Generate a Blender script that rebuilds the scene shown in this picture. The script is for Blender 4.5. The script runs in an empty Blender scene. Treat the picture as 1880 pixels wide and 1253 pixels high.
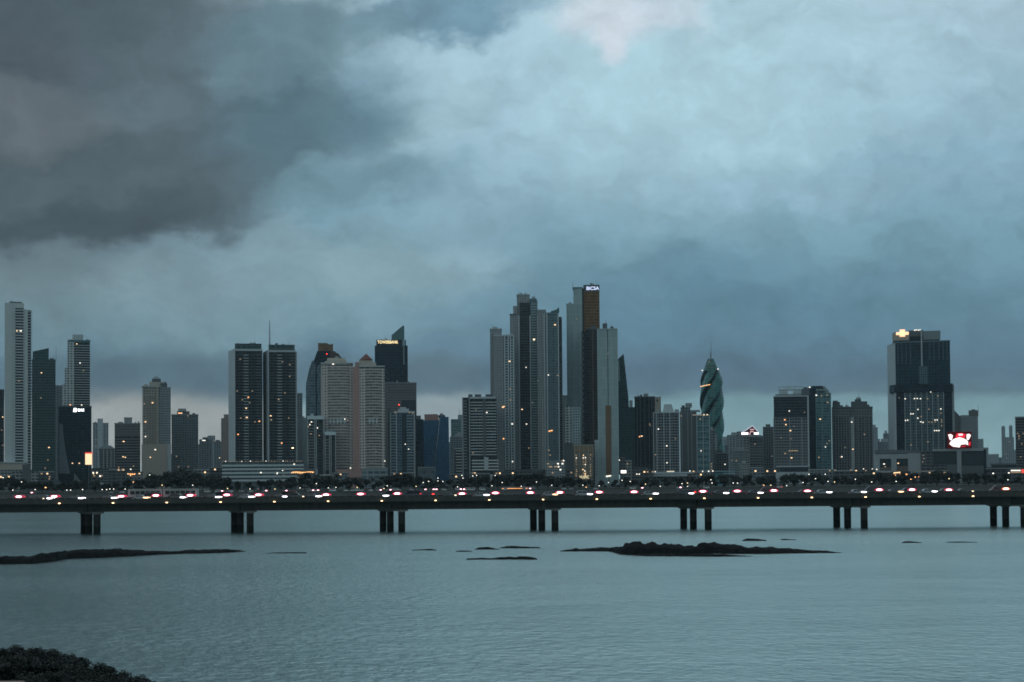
import bpy, bmesh, math, random
from mathutils import Vector, Matrix, noise as mnoise
random.seed(7)
D = bpy.data
SC = bpy.context.scene
COL = SC.collection
R = math.radians

# ------------------------------------------------------------------ camera and pixel helper
W0, H0, F = 1880.0, 1253.0, 2670.0
PITCH, ROLL, CAMH = R(1.5), R(-0.45), 14.0
HOR = 878.0
SHIFT = (HOR - H0 / 2 - F * math.tan(PITCH)) / W0
cam = D.cameras.new('camera')
cam_o = D.objects.new('camera', cam)
COL.objects.link(cam_o)
ROTM = Matrix.Rotation(R(90) + PITCH, 4, 'X') @ Matrix.Rotation(ROLL, 4, 'Z')
cam_o.matrix_world = Matrix.Translation((0, 0, CAMH)) @ ROTM
cam.sensor_fit = 'HORIZONTAL'
cam.sensor_width = 36.0
cam.lens = 36.0 * F / W0
cam.shift_y = SHIFT
cam.clip_start = 1.0
cam.clip_end = 30000.0
SC.camera = cam_o
R3 = ROTM.to_3x3()


def ray(px, py):
    return R3 @ Vector(((px - W0 / 2) / F, (H0 / 2 - py) / F + SHIFT * W0 / F, -1.0))


def at(px, py, Y):
    d = ray(px, py)
    t = Y / d.y
    return Vector((d.x * t, Y, CAMH + d.z * t))


def on_water(px, py, z=0.0):
    d = ray(px, py)
    t = (z - CAMH) / d.z
    return Vector((d.x * t, d.y * t, z))


# ------------------------------------------------------------------ materials
def lin(c):
    return tuple(((x / 255) / 12.92 if x / 255 <= 0.04045 else ((x / 255 + 0.055) / 1.055) ** 2.4) for x in c)


def new_mat(name):
    m = D.materials.new(name)
    m.use_nodes = True
    nt = m.node_tree
    nt.nodes.clear()
    return m, nt


class NT:
    def __init__(s, nt):
        s.nt = nt

    def n(s, typ, ins=None, **props):
        nd = s.nt.nodes.new(typ)
        for k, v in props.items():
            setattr(nd, k, v)
        for k, v in (ins or {}).items():
            sock = nd.inputs[k]
            if hasattr(v, 'is_output') or isinstance(v, bpy.types.NodeSocket):
                s.nt.links.new(v, sock)
            else:
                sock.default_value = v
        return nd

    def m(s, op, a, b=None, c=None, clamp=False):
        ins = {0: a}
        if b is not None:
            ins[1] = b
        if c is not None:
            ins[2] = c
        return s.n('ShaderNodeMath', ins, operation=op, use_clamp=clamp).outputs[0]

    def mix(s, f, a, b):
        nd = s.nt.nodes.new('ShaderNodeMix')
        nd.data_type = 'RGBA'
        for i, v in ((0, f), (6, a), (7, b)):
            sock = nd.inputs[i]
            if isinstance(v, bpy.types.NodeSocket):
                s.nt.links.new(v, sock)
            else:
                sock.default_value = v if i == 0 else (tuple(v) + (1,) if len(v) == 3 else v)
        return nd.outputs[2]

    def out(s, sh, vol=False):
        o = s.nt.nodes.new('ShaderNodeOutputMaterial')
        s.nt.links.new(sh, o.inputs['Volume' if vol else 'Surface'])


_mc = {}
TINT = (0.86, 1.0, 1.03)   # blue green cast of the dusk light and grade, put into surface colours


def plain(key, col, rough=0.7, spec=0.4, var=0.12, scale=0.15, metallic=0.0):
    """one-colour surface with weathering: soft stains and vertical streaks"""
    if key in _mc:
        return _mc[key]
    col = tuple(c * t for c, t in zip(col, TINT))
    m, nt = new_mat(key)
    N = NT(nt)
    tc = N.n('ShaderNodeTexCoord')
    mp = N.n('ShaderNodeMapping', {'Vector': tc.outputs['Object'], 'Scale': (scale * 3, scale * 3, scale * 0.5)})
    nz = N.n('ShaderNodeTexNoise', {'Vector': mp.outputs[0], 'Scale': 1.0, 'Detail': 5.0, 'Roughness': 0.6})
    k = N.m('MULTIPLY_ADD', nz.outputs[0], var * 2.4, 1 - var * 1.2)
    c = N.n('ShaderNodeVectorMath', {0: (col[0], col[1], col[2]), 'Scale': k}, operation='SCALE').outputs[0]
    b = N.n('ShaderNodeBsdfPrincipled', {'Base Color': c, 'Roughness': rough, 'Specular IOR Level': spec, 'Metallic': metallic})
    N.out(b.outputs[0])
    _mc[key] = m
    return m


def facade(key, wall, glass, fh=3.4, bw=3.2, vf=(0.3, 0.9), hf=(0.15, 0.85), grough=0.12, curtain=0.15, wrough=0.75, zoff=0.0, line=None, gspec=0.38, gvar=0.9):
    """wall with rows of windows in metres; every window has its own tone (blinds, tint)"""
    if key in _mc:
        return _mc[key]
    wall, glass = (tuple(c * t for c, t in zip(q, TINT)) for q in (wall, glass))
    m, nt = new_mat(key)
    N = NT(nt)
    tc = N.n('ShaderNodeTexCoord')
    sp = N.n('ShaderNodeSeparateXYZ', {0: tc.outputs['Object']})
    nn = N.n('ShaderNodeSeparateXYZ', {0: tc.outputs['Normal']})
    side = N.m('GREATER_THAN', N.m('ABSOLUTE', nn.outputs[0]), 0.75)
    flat = N.m('GREATER_THAN', N.m('ABSOLUTE', nn.outputs[2]), 0.6)
    h = N.m('ADD', N.m('MULTIPLY', sp.outputs[0], N.m('SUBTRACT', 1.0, side)), N.m('MULTIPLY', sp.outputs[1], side))
    zc = N.m('DIVIDE', N.m('ADD', sp.outputs[2], zoff + 1000 * fh), fh)
    hc = N.m('DIVIDE', N.m('ADD', h, 1000 * bw), bw)
    fz, fx = N.m('FRACT', zc), N.m('FRACT', hc)
    iz, ix = N.m('FLOOR', zc), N.m('FLOOR', hc)
    msk = N.m('MULTIPLY', N.m('MULTIPLY', N.m('GREATER_THAN', fz, vf[0]), N.m('LESS_THAN', fz, vf[1])),
              N.m('MULTIPLY', N.m('GREATER_THAN', fx, hf[0]), N.m('LESS_THAN', fx, hf[1])))
    msk = N.m('MULTIPLY', msk, N.m('SUBTRACT', 1.0, flat))
    cmb = N.n('ShaderNodeCombineXYZ', {0: ix, 1: iz, 2: side})
    wn = N.n('ShaderNodeTexWhiteNoise', {'Vector': cmb.outputs[0]}, noise_dimensions='3D')
    r1 = wn.outputs['Value']
    cur = N.m('MULTIPLY', N.m('GREATER_THAN', r1, 1 - curtain), 0.55)
    gcol = N.n('ShaderNodeVectorMath', {0: glass, 'Scale': N.m('MULTIPLY_ADD', r1, gvar, 1.0 - gvar / 2)}, operation='SCALE').outputs[0]
    gcol = N.mix(cur, gcol, tuple(0.5 * w + 0.02 for w in wall))
    mp = N.n('ShaderNodeMapping', {'Vector': tc.outputs['Object'], 'Scale': (0.25, 0.25, 0.035)})
    nz = N.n('ShaderNodeTexNoise', {'Vector': mp.outputs[0], 'Scale': 1.0, 'Detail': 5.0, 'Roughness': 0.65})
    k = N.m('MULTIPLY_ADD', nz.outputs[0], 0.5, 0.74)
    wcol = N.n('ShaderNodeVectorMath', {0: wall, 'Scale': k}, operation='SCALE').outputs[0]
    if line is not None:
        lm = N.m('LESS_THAN', fz, line[0])
        wcol = N.mix(lm, wcol, line[1])
    c = N.mix(msk, wcol, gcol)
    ro = N.m('MULTIPLY_ADD', msk, grough - wrough, wrough)
    b = N.n('ShaderNodeBsdfPrincipled', {'Base Color': c, 'Roughness': ro, 'Specular IOR Level': gspec})
    N.out(b.outputs[0])
    _mc[key] = m
    return m


def glow(key, col, strength, sample=False):
    if key in _mc:
        return _mc[key]
    m, nt = new_mat(key)
    N = NT(nt)
    e = N.n('ShaderNodeEmission', {'Color': tuple(col) + (1,), 'Strength': strength})
    N.out(e.outputs[0])
    if not sample:
        m.cycles.emission_sampling = 'NONE'
    _mc[key] = m
    return m


# ------------------------------------------------------------------ mesh builder
class MB:
    def __init__(s):
        s.v, s.f, s.mi, s.mats = [], [], [], []

    def mat(s, m):
        if m not in s.mats:
            s.mats.append(m)
        return s.mats.index(m)

    def face(s, idx, m):
        s.f.append(idx)
        s.mi.append(s.mat(m))

    def box(s, x0, x1, y0, y1, z0, z1, m):
        b = len(s.v)
        s.v += [(x0, y0, z0), (x1, y0, z0), (x1, y1, z0), (x0, y1, z0), (x0, y0, z1), (x1, y0, z1), (x1, y1, z1), (x0, y1, z1)]
        for q in ((0, 3, 2, 1), (4, 5, 6, 7), (0, 1, 5, 4), (1, 2, 6, 5), (2, 3, 7, 6), (3, 0, 4, 7)):
            s.face([b + i for i in q], m)
        return s

    def prism(s, plan, z0, z1, m, top=None, cap=None):
        """plan: list of (x,y) counter-clockwise seen from above; z1 may be a list (sloped top)"""
        n, b = len(plan), len(s.v)
        top = top or plan
        zt = z1 if isinstance(z1, (list, tuple)) else [z1] * n
        ms = m if isinstance(m, (list, tuple)) else [m] * n
        s.v += [(x, y, z0) for x, y in plan] + [(x, y, z) for (x, y), z in zip(top, zt)]
        for i in range(n):
            j = (i + 1) % n
            s.face([b + i, b + j, b + n + j, b + n + i], ms[i])
        s.face([b + i for i in range(n)][::-1], cap or ms[0])
        s.face([b + n + i for i in range(n)], cap or ms[0])
        return s

    def tube(s, p0, p1, r0, r1, m, k=8):
        p0, p1 = Vector(p0), Vector(p1)
        d = (p1 - p0).normalized()
        a = d.orthogonal().normalized()
        c = d.cross(a)
        b = len(s.v)
        for p, r in ((p0, r0), (p1, r1)):
            for i in range(k):
                t = 2 * math.pi * i / k
                q = p + (a * math.cos(t) + c * math.sin(t)) * r
                s.v.append(tuple(q))
        for i in range(k):
            j = (i + 1) % k
            s.face([b + i, b + j, b + k + j, b + k + i], m)
        s.face([b + i for i in range(k)][::-1], m)
        s.face([b + k + i for i in range(k)], m)
        return s

    def mesh(s, name, smooth=False):
        me = D.meshes.new(name)
        me.from_pydata(s.v, [], s.f)
        for m in s.mats:
            me.materials.append(m)
        me.polygons.foreach_set('material_index', s.mi)
        if smooth:
            me.polygons.foreach_set('use_smooth', [True] * len(s.f))
        me.update()
        return me

    def obj(s, name, parent=None, loc=(0, 0, 0), smooth=False):
        return link(name, s.mesh(name, smooth), parent, loc)


def link(name, data, parent=None, loc=(0, 0, 0), rotz=0):
    o = D.objects.new(name, data)
    COL.objects.link(o)
    o.parent = parent
    o.location = loc
    if rotz:
        o.rotation_euler = (0, 0, rotz)
    return o


def tag(o, label=None, cat=None, group=None, kind=None):
    if label:
        o['label'] = label
    if cat:
        o['category'] = cat
    if group:
        o['group'] = group
    if kind:
        o['kind'] = kind
    return o


def thing(name, label, cat, loc=(0, 0, 0), rotz=0, group=None):
    return tag(link(name, None, None, loc, rotz), label, cat, group)


def copy_tree(o, parent=None):
    c = o.copy()
    COL.objects.link(c)
    c.parent = parent
    for ch in KIDS.get(o.name, ()):
        copy_tree(ch, c)
    return c


KIDS = {}


def index_kids(o):
    KIDS[o.name] = [x for x in D.objects if x.parent is o]
    for x in KIDS[o.name]:
        index_kids(x)


ORD = ['', 'first', 'second', 'third', 'fourth', 'fifth', 'sixth', 'seventh', 'eighth', 'ninth', 'tenth', 'eleventh', 'twelfth',
       'thirteenth', 'fourteenth', 'fifteenth', 'sixteenth', 'seventeenth', 'eighteenth', 'nineteenth', 'twentieth', 'twenty-first',
       'twenty-second', 'twenty-third', 'twenty-fourth', 'twenty-fifth', 'twenty-sixth', 'twenty-seventh', 'twenty-eighth', 'twenty-ninth', 'thirtieth']

# ------------------------------------------------------------------ sky (world)
world = D.worlds.new('World')
SC.world = world
world.use_nodes = True
wt = world.node_tree
wt.nodes.clear()
N = NT(wt)
tc = N.n('ShaderNodeTexCoord')
sp = N.n('ShaderNodeSeparateXYZ', {0: tc.outputs['Generated']})
yy = N.m('MAXIMUM', sp.outputs[1], 0.3)
U = N.m('MULTIPLY', N.m('DIVIDE', sp.outputs[0], yy), 26.7)
V = N.m('MULTIPLY', N.m('DIVIDE', sp.outputs[2], yy), 26.7)
P0 = N.n('ShaderNodeCombineXYZ', {0: U, 1: V, 2: 0.0}).outputs[0]


def vm(op, a, b=None, scale=None):
    ins = {0: a}
    if b is not None:
        ins[1] = b
    if scale is not None:
        ins['Scale'] = scale
    return N.n('ShaderNodeVectorMath', ins, operation=op)


PS = vm('MULTIPLY', P0, (0.75, 1.0, 1.0)).outputs[0]
nA = N.n('ShaderNodeTexNoise', {'Vector': PS, 'Scale': 0.42, 'Detail': 3.0, 'Roughness': 0.5})
nB = N.n('ShaderNodeTexNoise', {'Vector': PS, 'Scale': 1.25, 'Detail': 9.0, 'Roughness': 0.6})
wA = vm('SCALE', vm('SUBTRACT', nA.outputs['Color'], (0.5, 0.5, 0.5)).outputs[0], scale=2.0).outputs[0]
wB = vm('SCALE', vm('SUBTRACT', nB.outputs['Color'], (0.5, 0.5, 0.5)).outputs[0], scale=1.5).outputs[0]
WP = vm('ADD', P0, vm('ADD', wA, wB).outputs[0]).outputs[0]
WS = vm('ADD', P0, vm('SCALE', vm('ADD', wA, wB).outputs[0], scale=0.22).outputs[0]).outputs[0]
WQ = vm('ADD', P0, vm('SCALE', wB, scale=0.55).outputs[0]).outputs[0]
spS = N.n('ShaderNodeSeparateXYZ', {0: WS})
ramp = N.n('ShaderNodeValToRGB', {0: N.m('DIVIDE', spS.outputs[1], 12.0)})
stops = [(878, (138, 170, 176)), (800, (130, 162, 168)), (734, (116, 149, 157)), (719, (92, 118, 131)), (685, (88, 116, 134)),
         (640, (92, 125, 143)), (560, (100, 137, 153)), (450, (112, 150, 166)), (350, (128, 164, 180)), (200, (148, 182, 198)),
         (100, (158, 189, 203)), (0, (166, 193, 206)), (-320, (204, 225, 235))]
cr = ramp.color_ramp
cr.elements[0].position = 0.0
cr.elements[1].position = 1.0
for py, c in stops[1:-1]:
    cr.elements.new((878 - py) / 1200.0)
for e, (py, c) in zip(cr.elements, stops):
    e.position = (878 - py) / 1200.0
    e.color = lin(c) + (1,)
colr = ramp.outputs[0]
BLOBS = [
    # px, py, rx, ry, colour, strength, softness, fine-warp
    (230, 788, 340, 78, (160, 163, 160), 0.9, 0.35, 1), (820, 772, 110, 52, (154, 166, 170), 0.8, 0.4, 1),
    (500, 520, 420, 110, (133, 161, 171), 0.6, 0.8, 0), (160, 590, 300, 75, (112, 137, 144), 0.55, 0.7, 0),
    (330, 685, 330, 40, (83, 106, 119), 0.8, 0.6, 1), (790, 688, 95, 30, (80, 99, 110), 0.85, 0.6, 1),
    (840, 500, 125, 48, (134, 165, 177), 0.7, 0.3, 2), (860, 560, 190, 50, (112, 147, 163), 0.7, 0.8, 0), (800, 680, 80, 40, (96, 122, 135), 0.5, 0.5, 2), (1010, 440, 160, 40, (122, 158, 173), 0.5, 0.6, 2),
    (620, 495, 210, 60, (137, 167, 176), 0.6, 0.6, 0), (470, 430, 130, 45, (126, 152, 162), 0.6, 0.6, 0), (310, 530, 150, 50, (126, 151, 161), 0.6, 0.6, 0), (560, 590, 200, 40, (124, 156, 168), 0.5, 0.7, 0), (1350, 555, 330, 90, (88, 125, 144), 0.6, 0.8, 0), (1250, 693, 320, 28, (84, 110, 128), 0.7, 0.7, 1),
    (1250, 130, 400, 200, (173, 207, 217), 0.85, 0.8, 0), (860, 230, 140, 200, (158, 189, 203), 0.5, 0.8, 0),
    (1125, 25, 100, 50, (201, 213, 221), 0.9, 0.5, 2), (1130, 75, 28, 34, (202, 211, 219), 0.8, 0.5, 2),
    (1235, 12, 80, 40, (194, 207, 217), 0.7, 0.5, 0), (840, 130, 45, 90, (162, 193, 203), 0.6, 0.6, 0),
    (780, 240, 60, 75, (158, 190, 200), 0.6, 0.6, 0), (820, 5, 190, 50, (104, 141, 161), 0.85, 0.5, 0),
    (0, 470, 300, 90, (104, 120, 125), 0.75, 0.7, 0), (150, 160, 350, 270, (89, 105, 113), 0.96, 0.45, 0),
    (300, 30, 260, 90, (93, 110, 118), 0.8, 0.5, 0), (520, 55, 130, 60, (104, 134, 145), 0.75, 0.5, 0), (428, 125, 30, 40, (116, 146, 156), 0.6, 0.7, 0), (110, 330, 390, 115, (79, 94, 101), 0.92, 0.35, 0),
    (10, 95, 130, 60, (84, 92, 102), 0.7, 0.7, 0), (150, 388, 240, 45, (67, 81, 89), 0.85, 0.6, 0),
    (55, 205, 120, 48, (107, 116, 122), 0.75, 0.7, 0), (485, 215, 130, 105, (82, 104, 114), 0.8, 0.5, 0),
    (585, 200, 125, 110, (84, 111, 122), 0.85, 0.6, 0), (640, 20, 170, 50, (100, 129, 140), 0.7, 0.6, 0), (690, 150, 60, 50, (112, 146, 163), 0.4, 0.7, 2), (760, 330, 120, 50, (108, 143, 158), 0.5, 0.7, 0), (690, 225, 80, 45, (93, 124, 138), 0.7, 0.7, 2),
    (640, 330, 130, 40, (104, 136, 147), 0.7, 0.6, 0), (80, -280, 560, 300, (86, 101, 109), 0.9, 0.5, 0), (-380, -900, 900, 950, (30, 38, 44), 0.97, 0.5, 0),  # last entry: unseen dark cloud above frame, added to darken the left water
    (1870, 140, 70, 60, (138, 170, 178), 0.5, 0.7, 0), (1730, 300, 230, 24, (128, 167, 184), 0.5, 0.8, 0),
    (1420, 345, 220, 26, (150, 184, 203), 0.45, 0.8, 0), (1600, 430, 300, 60, (118, 157, 172), 0.4, 0.8, 0),
]
for px, py, rx, ry, c, st, so, fine in BLOBS:
    v = vm('SUBTRACT', (WP, WS, WQ)[fine], ((px - 940) / 100, (878 - py) / 100, 0)).outputs[0]
    v = vm('MULTIPLY', v, (100 / rx, 100 / ry, 0)).outputs[0]
    ln = vm('LENGTH', v).outputs['Value']
    mr = N.n('ShaderNodeMapRange', {0: ln, 1: 1 + so, 2: max(0.0, 1 - so), 3: 0.0, 4: st}, interpolation_type='SMOOTHSTEP')
    colr = N.mix(mr.outputs[0], colr, lin(c))
nC = N.n('ShaderNodeTexNoise', {'Vector': vm('MULTIPLY', WP, (0.7, 1.3, 1)).outputs[0], 'Scale': 0.9, 'Detail': 7.0, 'Roughness': 0.55})
nD = N.n('ShaderNodeTexNoise', {'Vector': vm('MULTIPLY', WP, (1.0, 1.5, 1)).outputs[0], 'Scale': 2.2, 'Detail': 6.0, 'Roughness': 0.6})
# billowing detail: rounded puffs with darker creases, stretched along the wind
WB = vm('ADD', vm('MULTIPLY', P0, (0.8, 1.25, 1)).outputs[0], vm('SCALE', wB, scale=0.5).outputs[0]).outputs[0]
nE = N.n('ShaderNodeTexNoise', {'Vector': WB, 'Scale': 0.75, 'Detail': 7.0, 'Roughness': 0.55}, noise_type='RIDGED_MULTIFRACTAL')
nE.inputs['Offset'].default_value = 0.9
bill = N.m('MULTIPLY_ADD', N.m('MINIMUM', nE.outputs[0], 2.0), -0.085, 0.085)
kk = N.m('ADD', N.m('MULTIPLY_ADD', nC.outputs[0], 0.56, 0.665), N.m('MULTIPLY', nD.outputs[0], 0.24))
kk = N.m('ADD', kk, bill)
colr = vm('SCALE', colr, scale=kk).outputs[0]
colr = vm('MULTIPLY', colr, (0.955, 0.96, 0.985)).outputs[0]
SUN_EL, SUN_AZ = R(32), R(205)   # behind and to one side of the camera, above the overcast
sky = N.n('ShaderNodeTexSky', sky_type='NISHITA', sun_disc=False, sun_elevation=SUN_EL, sun_rotation=SUN_AZ, air_density=2.0, dust_density=3.0)
bg1 = N.n('ShaderNodeBackground', {'Color': sky.outputs[0], 'Strength': 0.05})
back = N.n('ShaderNodeMapRange', {0: sp.outputs[1], 1: -0.2, 2: 0.45, 3: 0.50, 4: 1.0}, interpolation_type='SMOOTHSTEP')
bg2 = N.n('ShaderNodeBackground', {'Color': colr, 'Strength': back.outputs[0]})
mx = N.n('ShaderNodeMixShader', {0: 0.97, 1: bg1.outputs[0], 2: bg2.outputs[0]})
wo = wt.nodes.new('ShaderNodeOutputWorld')
wt.links.new(mx.outputs[0], wo.inputs[0])

sl = D.lights.new('sun', 'SUN')
sl.energy = 0.12
sl.angle = R(35)
sl.color = (1.0, 0.97, 0.94)
so = D.objects.new('sun', sl)
COL.objects.link(so)
sd = Vector((math.sin(SUN_AZ) * math.cos(SUN_EL), math.cos(SUN_AZ) * math.cos(SUN_EL), math.sin(SUN_EL)))
so.rotation_euler = sd.to_track_quat('Z', 'Y').to_euler()

SC.view_settings.view_transform = 'Standard'
SC.view_settings.look = 'None'
SC.view_settings.exposure = 0.0
SC.view_settings.gamma = 1.0
SC.render.engine = 'CYCLES'
SC.cycles.use_denoising = True
SC.cycles.filter_width = 1.7
SC.cycles.max_bounces = 6
SC.cycles.diffuse_bounces = 2
SC.cycles.glossy_bounces = 3
SC.cycles.sample_clamp_indirect = 1.2

# ------------------------------------------------------------------ water, land, haze
def water_mat():
    m, nt = new_mat('sea_water')
    N = NT(nt)
    g = N.n('ShaderNodeNewGeometry')
    mp1 = N.n('ShaderNodeMapping', {'Vector': g.outputs['Position'], 'Scale': (0.8, 0.85, 1.0), 'Rotation': (0, 0, 0.4)})
    n1 = N.n('ShaderNodeTexNoise', {'Vector': mp1.outputs[0], 'Scale': 1.0, 'Detail': 4.0, 'Roughness': 0.6, 'Distortion': 0.6})
    mp2 = N.n('ShaderNodeMapping', {'Vector': g.outputs['Position'], 'Scale': (0.05, 0.085, 1.0), 'Rotation': (0, 0, -0.2)})
    n2 = N.n('ShaderNodeTexNoise', {'Vector': mp2.outputs[0], 'Scale': 1.0, 'Detail': 3.0, 'Roughness': 0.55})
    mp3 = N.n('ShaderNodeMapping', {'Vector': g.outputs['Position'], 'Scale': (0.006, 0.02, 1.0), 'Rotation': (0, 0, 0.08)})
    n3 = N.n('ShaderNodeTexNoise', {'Vector': mp3.outputs[0], 'Scale': 1.0, 'Detail': 4.0, 'Roughness': 0.6})
    hgt = N.m('ADD', N.m('MULTIPLY', n1.outputs[0], 0.75), N.m('MULTIPLY', n2.outputs[0], 1.0))
    calm = N.n('ShaderNodeMapRange', {0: n3.outputs[0], 1: 0.38, 2: 0.62, 3: 0.75, 4: 1.0}, interpolation_type='SMOOTHSTEP')
    bp = N.n('ShaderNodeBump', {'Height': N.m('MULTIPLY', hgt, calm.outputs[0]), 'Strength': 0.5, 'Distance': 1.0})
    ro = N.m('MULTIPLY_ADD', calm.outputs[0], 0.06, 0.2)
    b = N.n('ShaderNodeBsdfPrincipled', {'Base Color': (0.010, 0.036, 0.038, 1), 'Roughness': ro, 'IOR': 6.2, 'Specular Tint': (0.84, 1.0, 0.99, 1), 'Normal': bp.outputs[0]})
    N.out(b.outputs[0])
    return m


mw = MB()
wm = water_mat()
mw.v = [(-7000, -60, 0), (7000, -60, 0), (7000, 1200, 0), (-7000, 1200, 0)]
mw.face([0, 1, 2, 3], wm)
tag(mw.obj('water'), 'rippled grey blue bay water reflecting the overcast sky', 'water', kind='structure')

soil = plain('soil', (0.016, 0.018, 0.014), 0.9, 0.2, 0.3, 0.02)
rockm = plain('revetment', (0.03, 0.03, 0.028), 0.9, 0.3, 0.35, 0.4)
mg = MB()
nx = 90
for i in range(nx + 1):
    x = -6500 + 13000 * i / nx
    w = 6 * mnoise.noise((x * 0.01, 3, 0))
    mg.v += [(x, 1178 + w, -0.6), (x, 1190 + w, 4.0), (x, 9000, 4.0)]
for i in range(nx):
    a, b = i * 3, i * 3 + 3
    mg.face([a, b, b + 1, a + 1], rockm)
    mg.face([a + 1, b + 1, b + 2, a + 2], soil)
tag(mg.obj('ground'), 'flat reclaimed shore land under the city', 'ground', kind='structure')
asph = plain('asphalt', (0.05, 0.05, 0.05), 0.85, 0.3, 0.15, 0.05)
ma = MB().box(-2500, 2500, 1378, 1412, 3.9, 4.06, asph)
tag(ma.obj('road'), 'waterfront avenue behind the palm lined park', 'road', kind='structure')
ml = MB().box(-2500, 2500, 1200, 1366, 3.9, 4.03, plain('park_grass', (0.010, 0.016, 0.009), 0.95, 0.1, 0.3, 0.03))
tag(ml.obj('lawn'), 'dark park lawn along the far shore', 'lawn', kind='structure')

HAZE = 0.000026
if HAZE > 0:
    hm, hnt = new_mat('haze_air')
    HN = NT(hnt)
    pv = HN.n('ShaderNodeVolumePrincipled', {'Color': (0.66, 0.90, 0.97, 1), 'Density': HAZE, 'Anisotropy': 0.0})
    HN.out(pv.outputs[0], vol=True)
    hb = MB().box(-7200, 7200, -80, 9200, -2.0, 420, hm)
    tag(hb.obj('haze'), 'thin evening haze over the bay and city', 'haze', kind='stuff')

# ------------------------------------------------------------------ viaduct
conc = plain('bridge_concrete', (0.062, 0.058, 0.052), 0.9, 0.15, 0.4, 0.25)
conc_dark = plain('pier_concrete', (0.016, 0.018, 0.019), 0.95, 0.08, 0.3, 0.25)
steel = plain('galvanised_steel', (0.22, 0.22, 0.21), 0.5, 0.5, 0.1, 0.4, 0.6)
YB = 384.0
capm = plain('pier_cap_concrete', (0.12, 0.12, 0.115), 0.85, 0.2, 0.4, 0.6)


def pile_mat():
    m, nt = new_mat('tide_marked_pile')
    N = NT(nt)
    g = N.n('ShaderNodeNewGeometry')
    z = N.n('ShaderNodeSeparateXYZ', {0: g.outputs['Position']}).outputs[2]
    nz = N.n('ShaderNodeTexNoise', {'Vector': g.outputs['Position'], 'Scale': 0.8, 'Detail': 4.0})
    t = N.n('ShaderNodeMapRange', {0: N.m('ADD', z, N.m('MULTIPLY', nz.outputs[0], 0.9)), 1: 2.3, 2: 2.7, 3: 0.0, 4: 1.0}, interpolation_type='SMOOTHSTEP')
    dry = N.n('ShaderNodeVectorMath', {0: (0.026, 0.030, 0.031), 'Scale': N.m('MULTIPLY_ADD', nz.outputs[0], 1.0, 0.5)}, operation='SCALE').outputs[0]
    b = N.n('ShaderNodeBsdfPrincipled', {'Base Color': N.mix(t.outputs[0], (0.010, 0.014, 0.012), dry), 'Roughness': 0.9, 'Specular IOR Level': 0.1})
    N.out(b.outputs[0])
    return m


via = thing('viaduct', 'long low grey concrete viaduct carrying traffic across the bay on dark piles', 'bridge', (0, YB, 0))
ZD = 8.8
MB().box(-440, 440, 0.3, 16.5, ZD - 0.9, ZD, asph).obj('deck', via)
MB().box(-440, 440, 0.02, 0.3, 8.1, 9.28, conc).obj('parapet', via)
MB().box(-440, 440, 16.5, 16.8, 8.1, 9.4, conc).obj('parapet', via)
MB().box(-440, 440, 8.2, 8.6, ZD - 0.02, ZD + 0.8, conc).obj('median_barrier', via)
mr = MB()
for i in range(-220, 221):
    mr.box(i * 2 - 0.04, i * 2 + 0.04, 0.12, 0.2, 9.27, 9.78, steel)
mr.box(-440, 440, 0.1, 0.22, 9.72, 9.8, steel)
mr.obj('railing_lattice', via)
PIERS = [148 - 276 * k for k in (6, 5, 4, 3, 2, 1)] + [148, 424, 697, 973, 1249, 1530, 1818] + [1818 + 284 * k for k in (1, 2, 3, 4, 5, 6)]
px_x = [at(p + 6.5, 978, YB + 9.5).x for p in PIERS]
edges = [-440] + [x + 2.8 for x in px_x if abs(x) < 430] + [440]
for a, b in zip(edges[:-1], edges[1:]):
    g = MB().box(a + 0.12, b - 0.12, 3.0, 5.0, 5.85, 8.1, conc)
    g.box(a + 0.12, b - 0.12, 11.5, 13.5, 5.85, 8.1, conc)
    g.box(a + 0.12, b - 0.12, 5.0, 11.5, 7.2, 8.1, conc)
    g.obj('girder', via)
pilem = pile_mat()
for x in px_x:
    if abs(x) > 430:
        continue
    pc = MB()
    plan = [(x + 6.9, 0.6), (x + 6.9, 3.4), (x - 1.3, 11.9), (x - 1.3, 9.0)]
    pc.prism([(x - 1.4, 8.6), (x + 5.0, 0.9), (x + 7.2, 1.4), (x + 7.2, 3.2), (x + 0.9, 11.2), (x - 1.4, 11.0)], 5.45, 5.84, capm)
    for dx, dy in ((0, 9.5), (2.2, 6.3), (5.6, 2.0)):
        pc.box(x + dx - 0.9, x + dx + 0.9, dy - 0.9, dy + 0.9, 5.2, 5.44, capm)
    po = pc.obj('pier_cap', via)
    for dx, dy in ((0, 9.5), (2.2, 6.3), (5.6, 2.0)):
        q = MB().tube((x + dx, dy, -3), (x + dx, dy, 5.19), 0.93, 0.93, pilem, 14)
        me = q.mesh('pile')
        link('pile', me, po)
lampg = glow('lamp_warm', (1.0, 0.66, 0.34), 5, True)
mdl = MB().box(-0.22, 0.22, -0.22, 0.0, 8.15, 8.36, steel)
mdl2 = MB().box(-0.24, 0.24, -0.5, -0.22, 8.15, 8.36, lampg).mesh('lens')
lm = mdl.mesh('deck_lamp')
for k in range(-9, 10):
    p = 997 + 98.6 * k
    if p < -60 or p > 1940:
        continue
    x = at(p, 917, YB).x
    o = link('deck_lamp', lm, via, (x, 0, 0))
    link('lens', mdl2, o)

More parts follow.
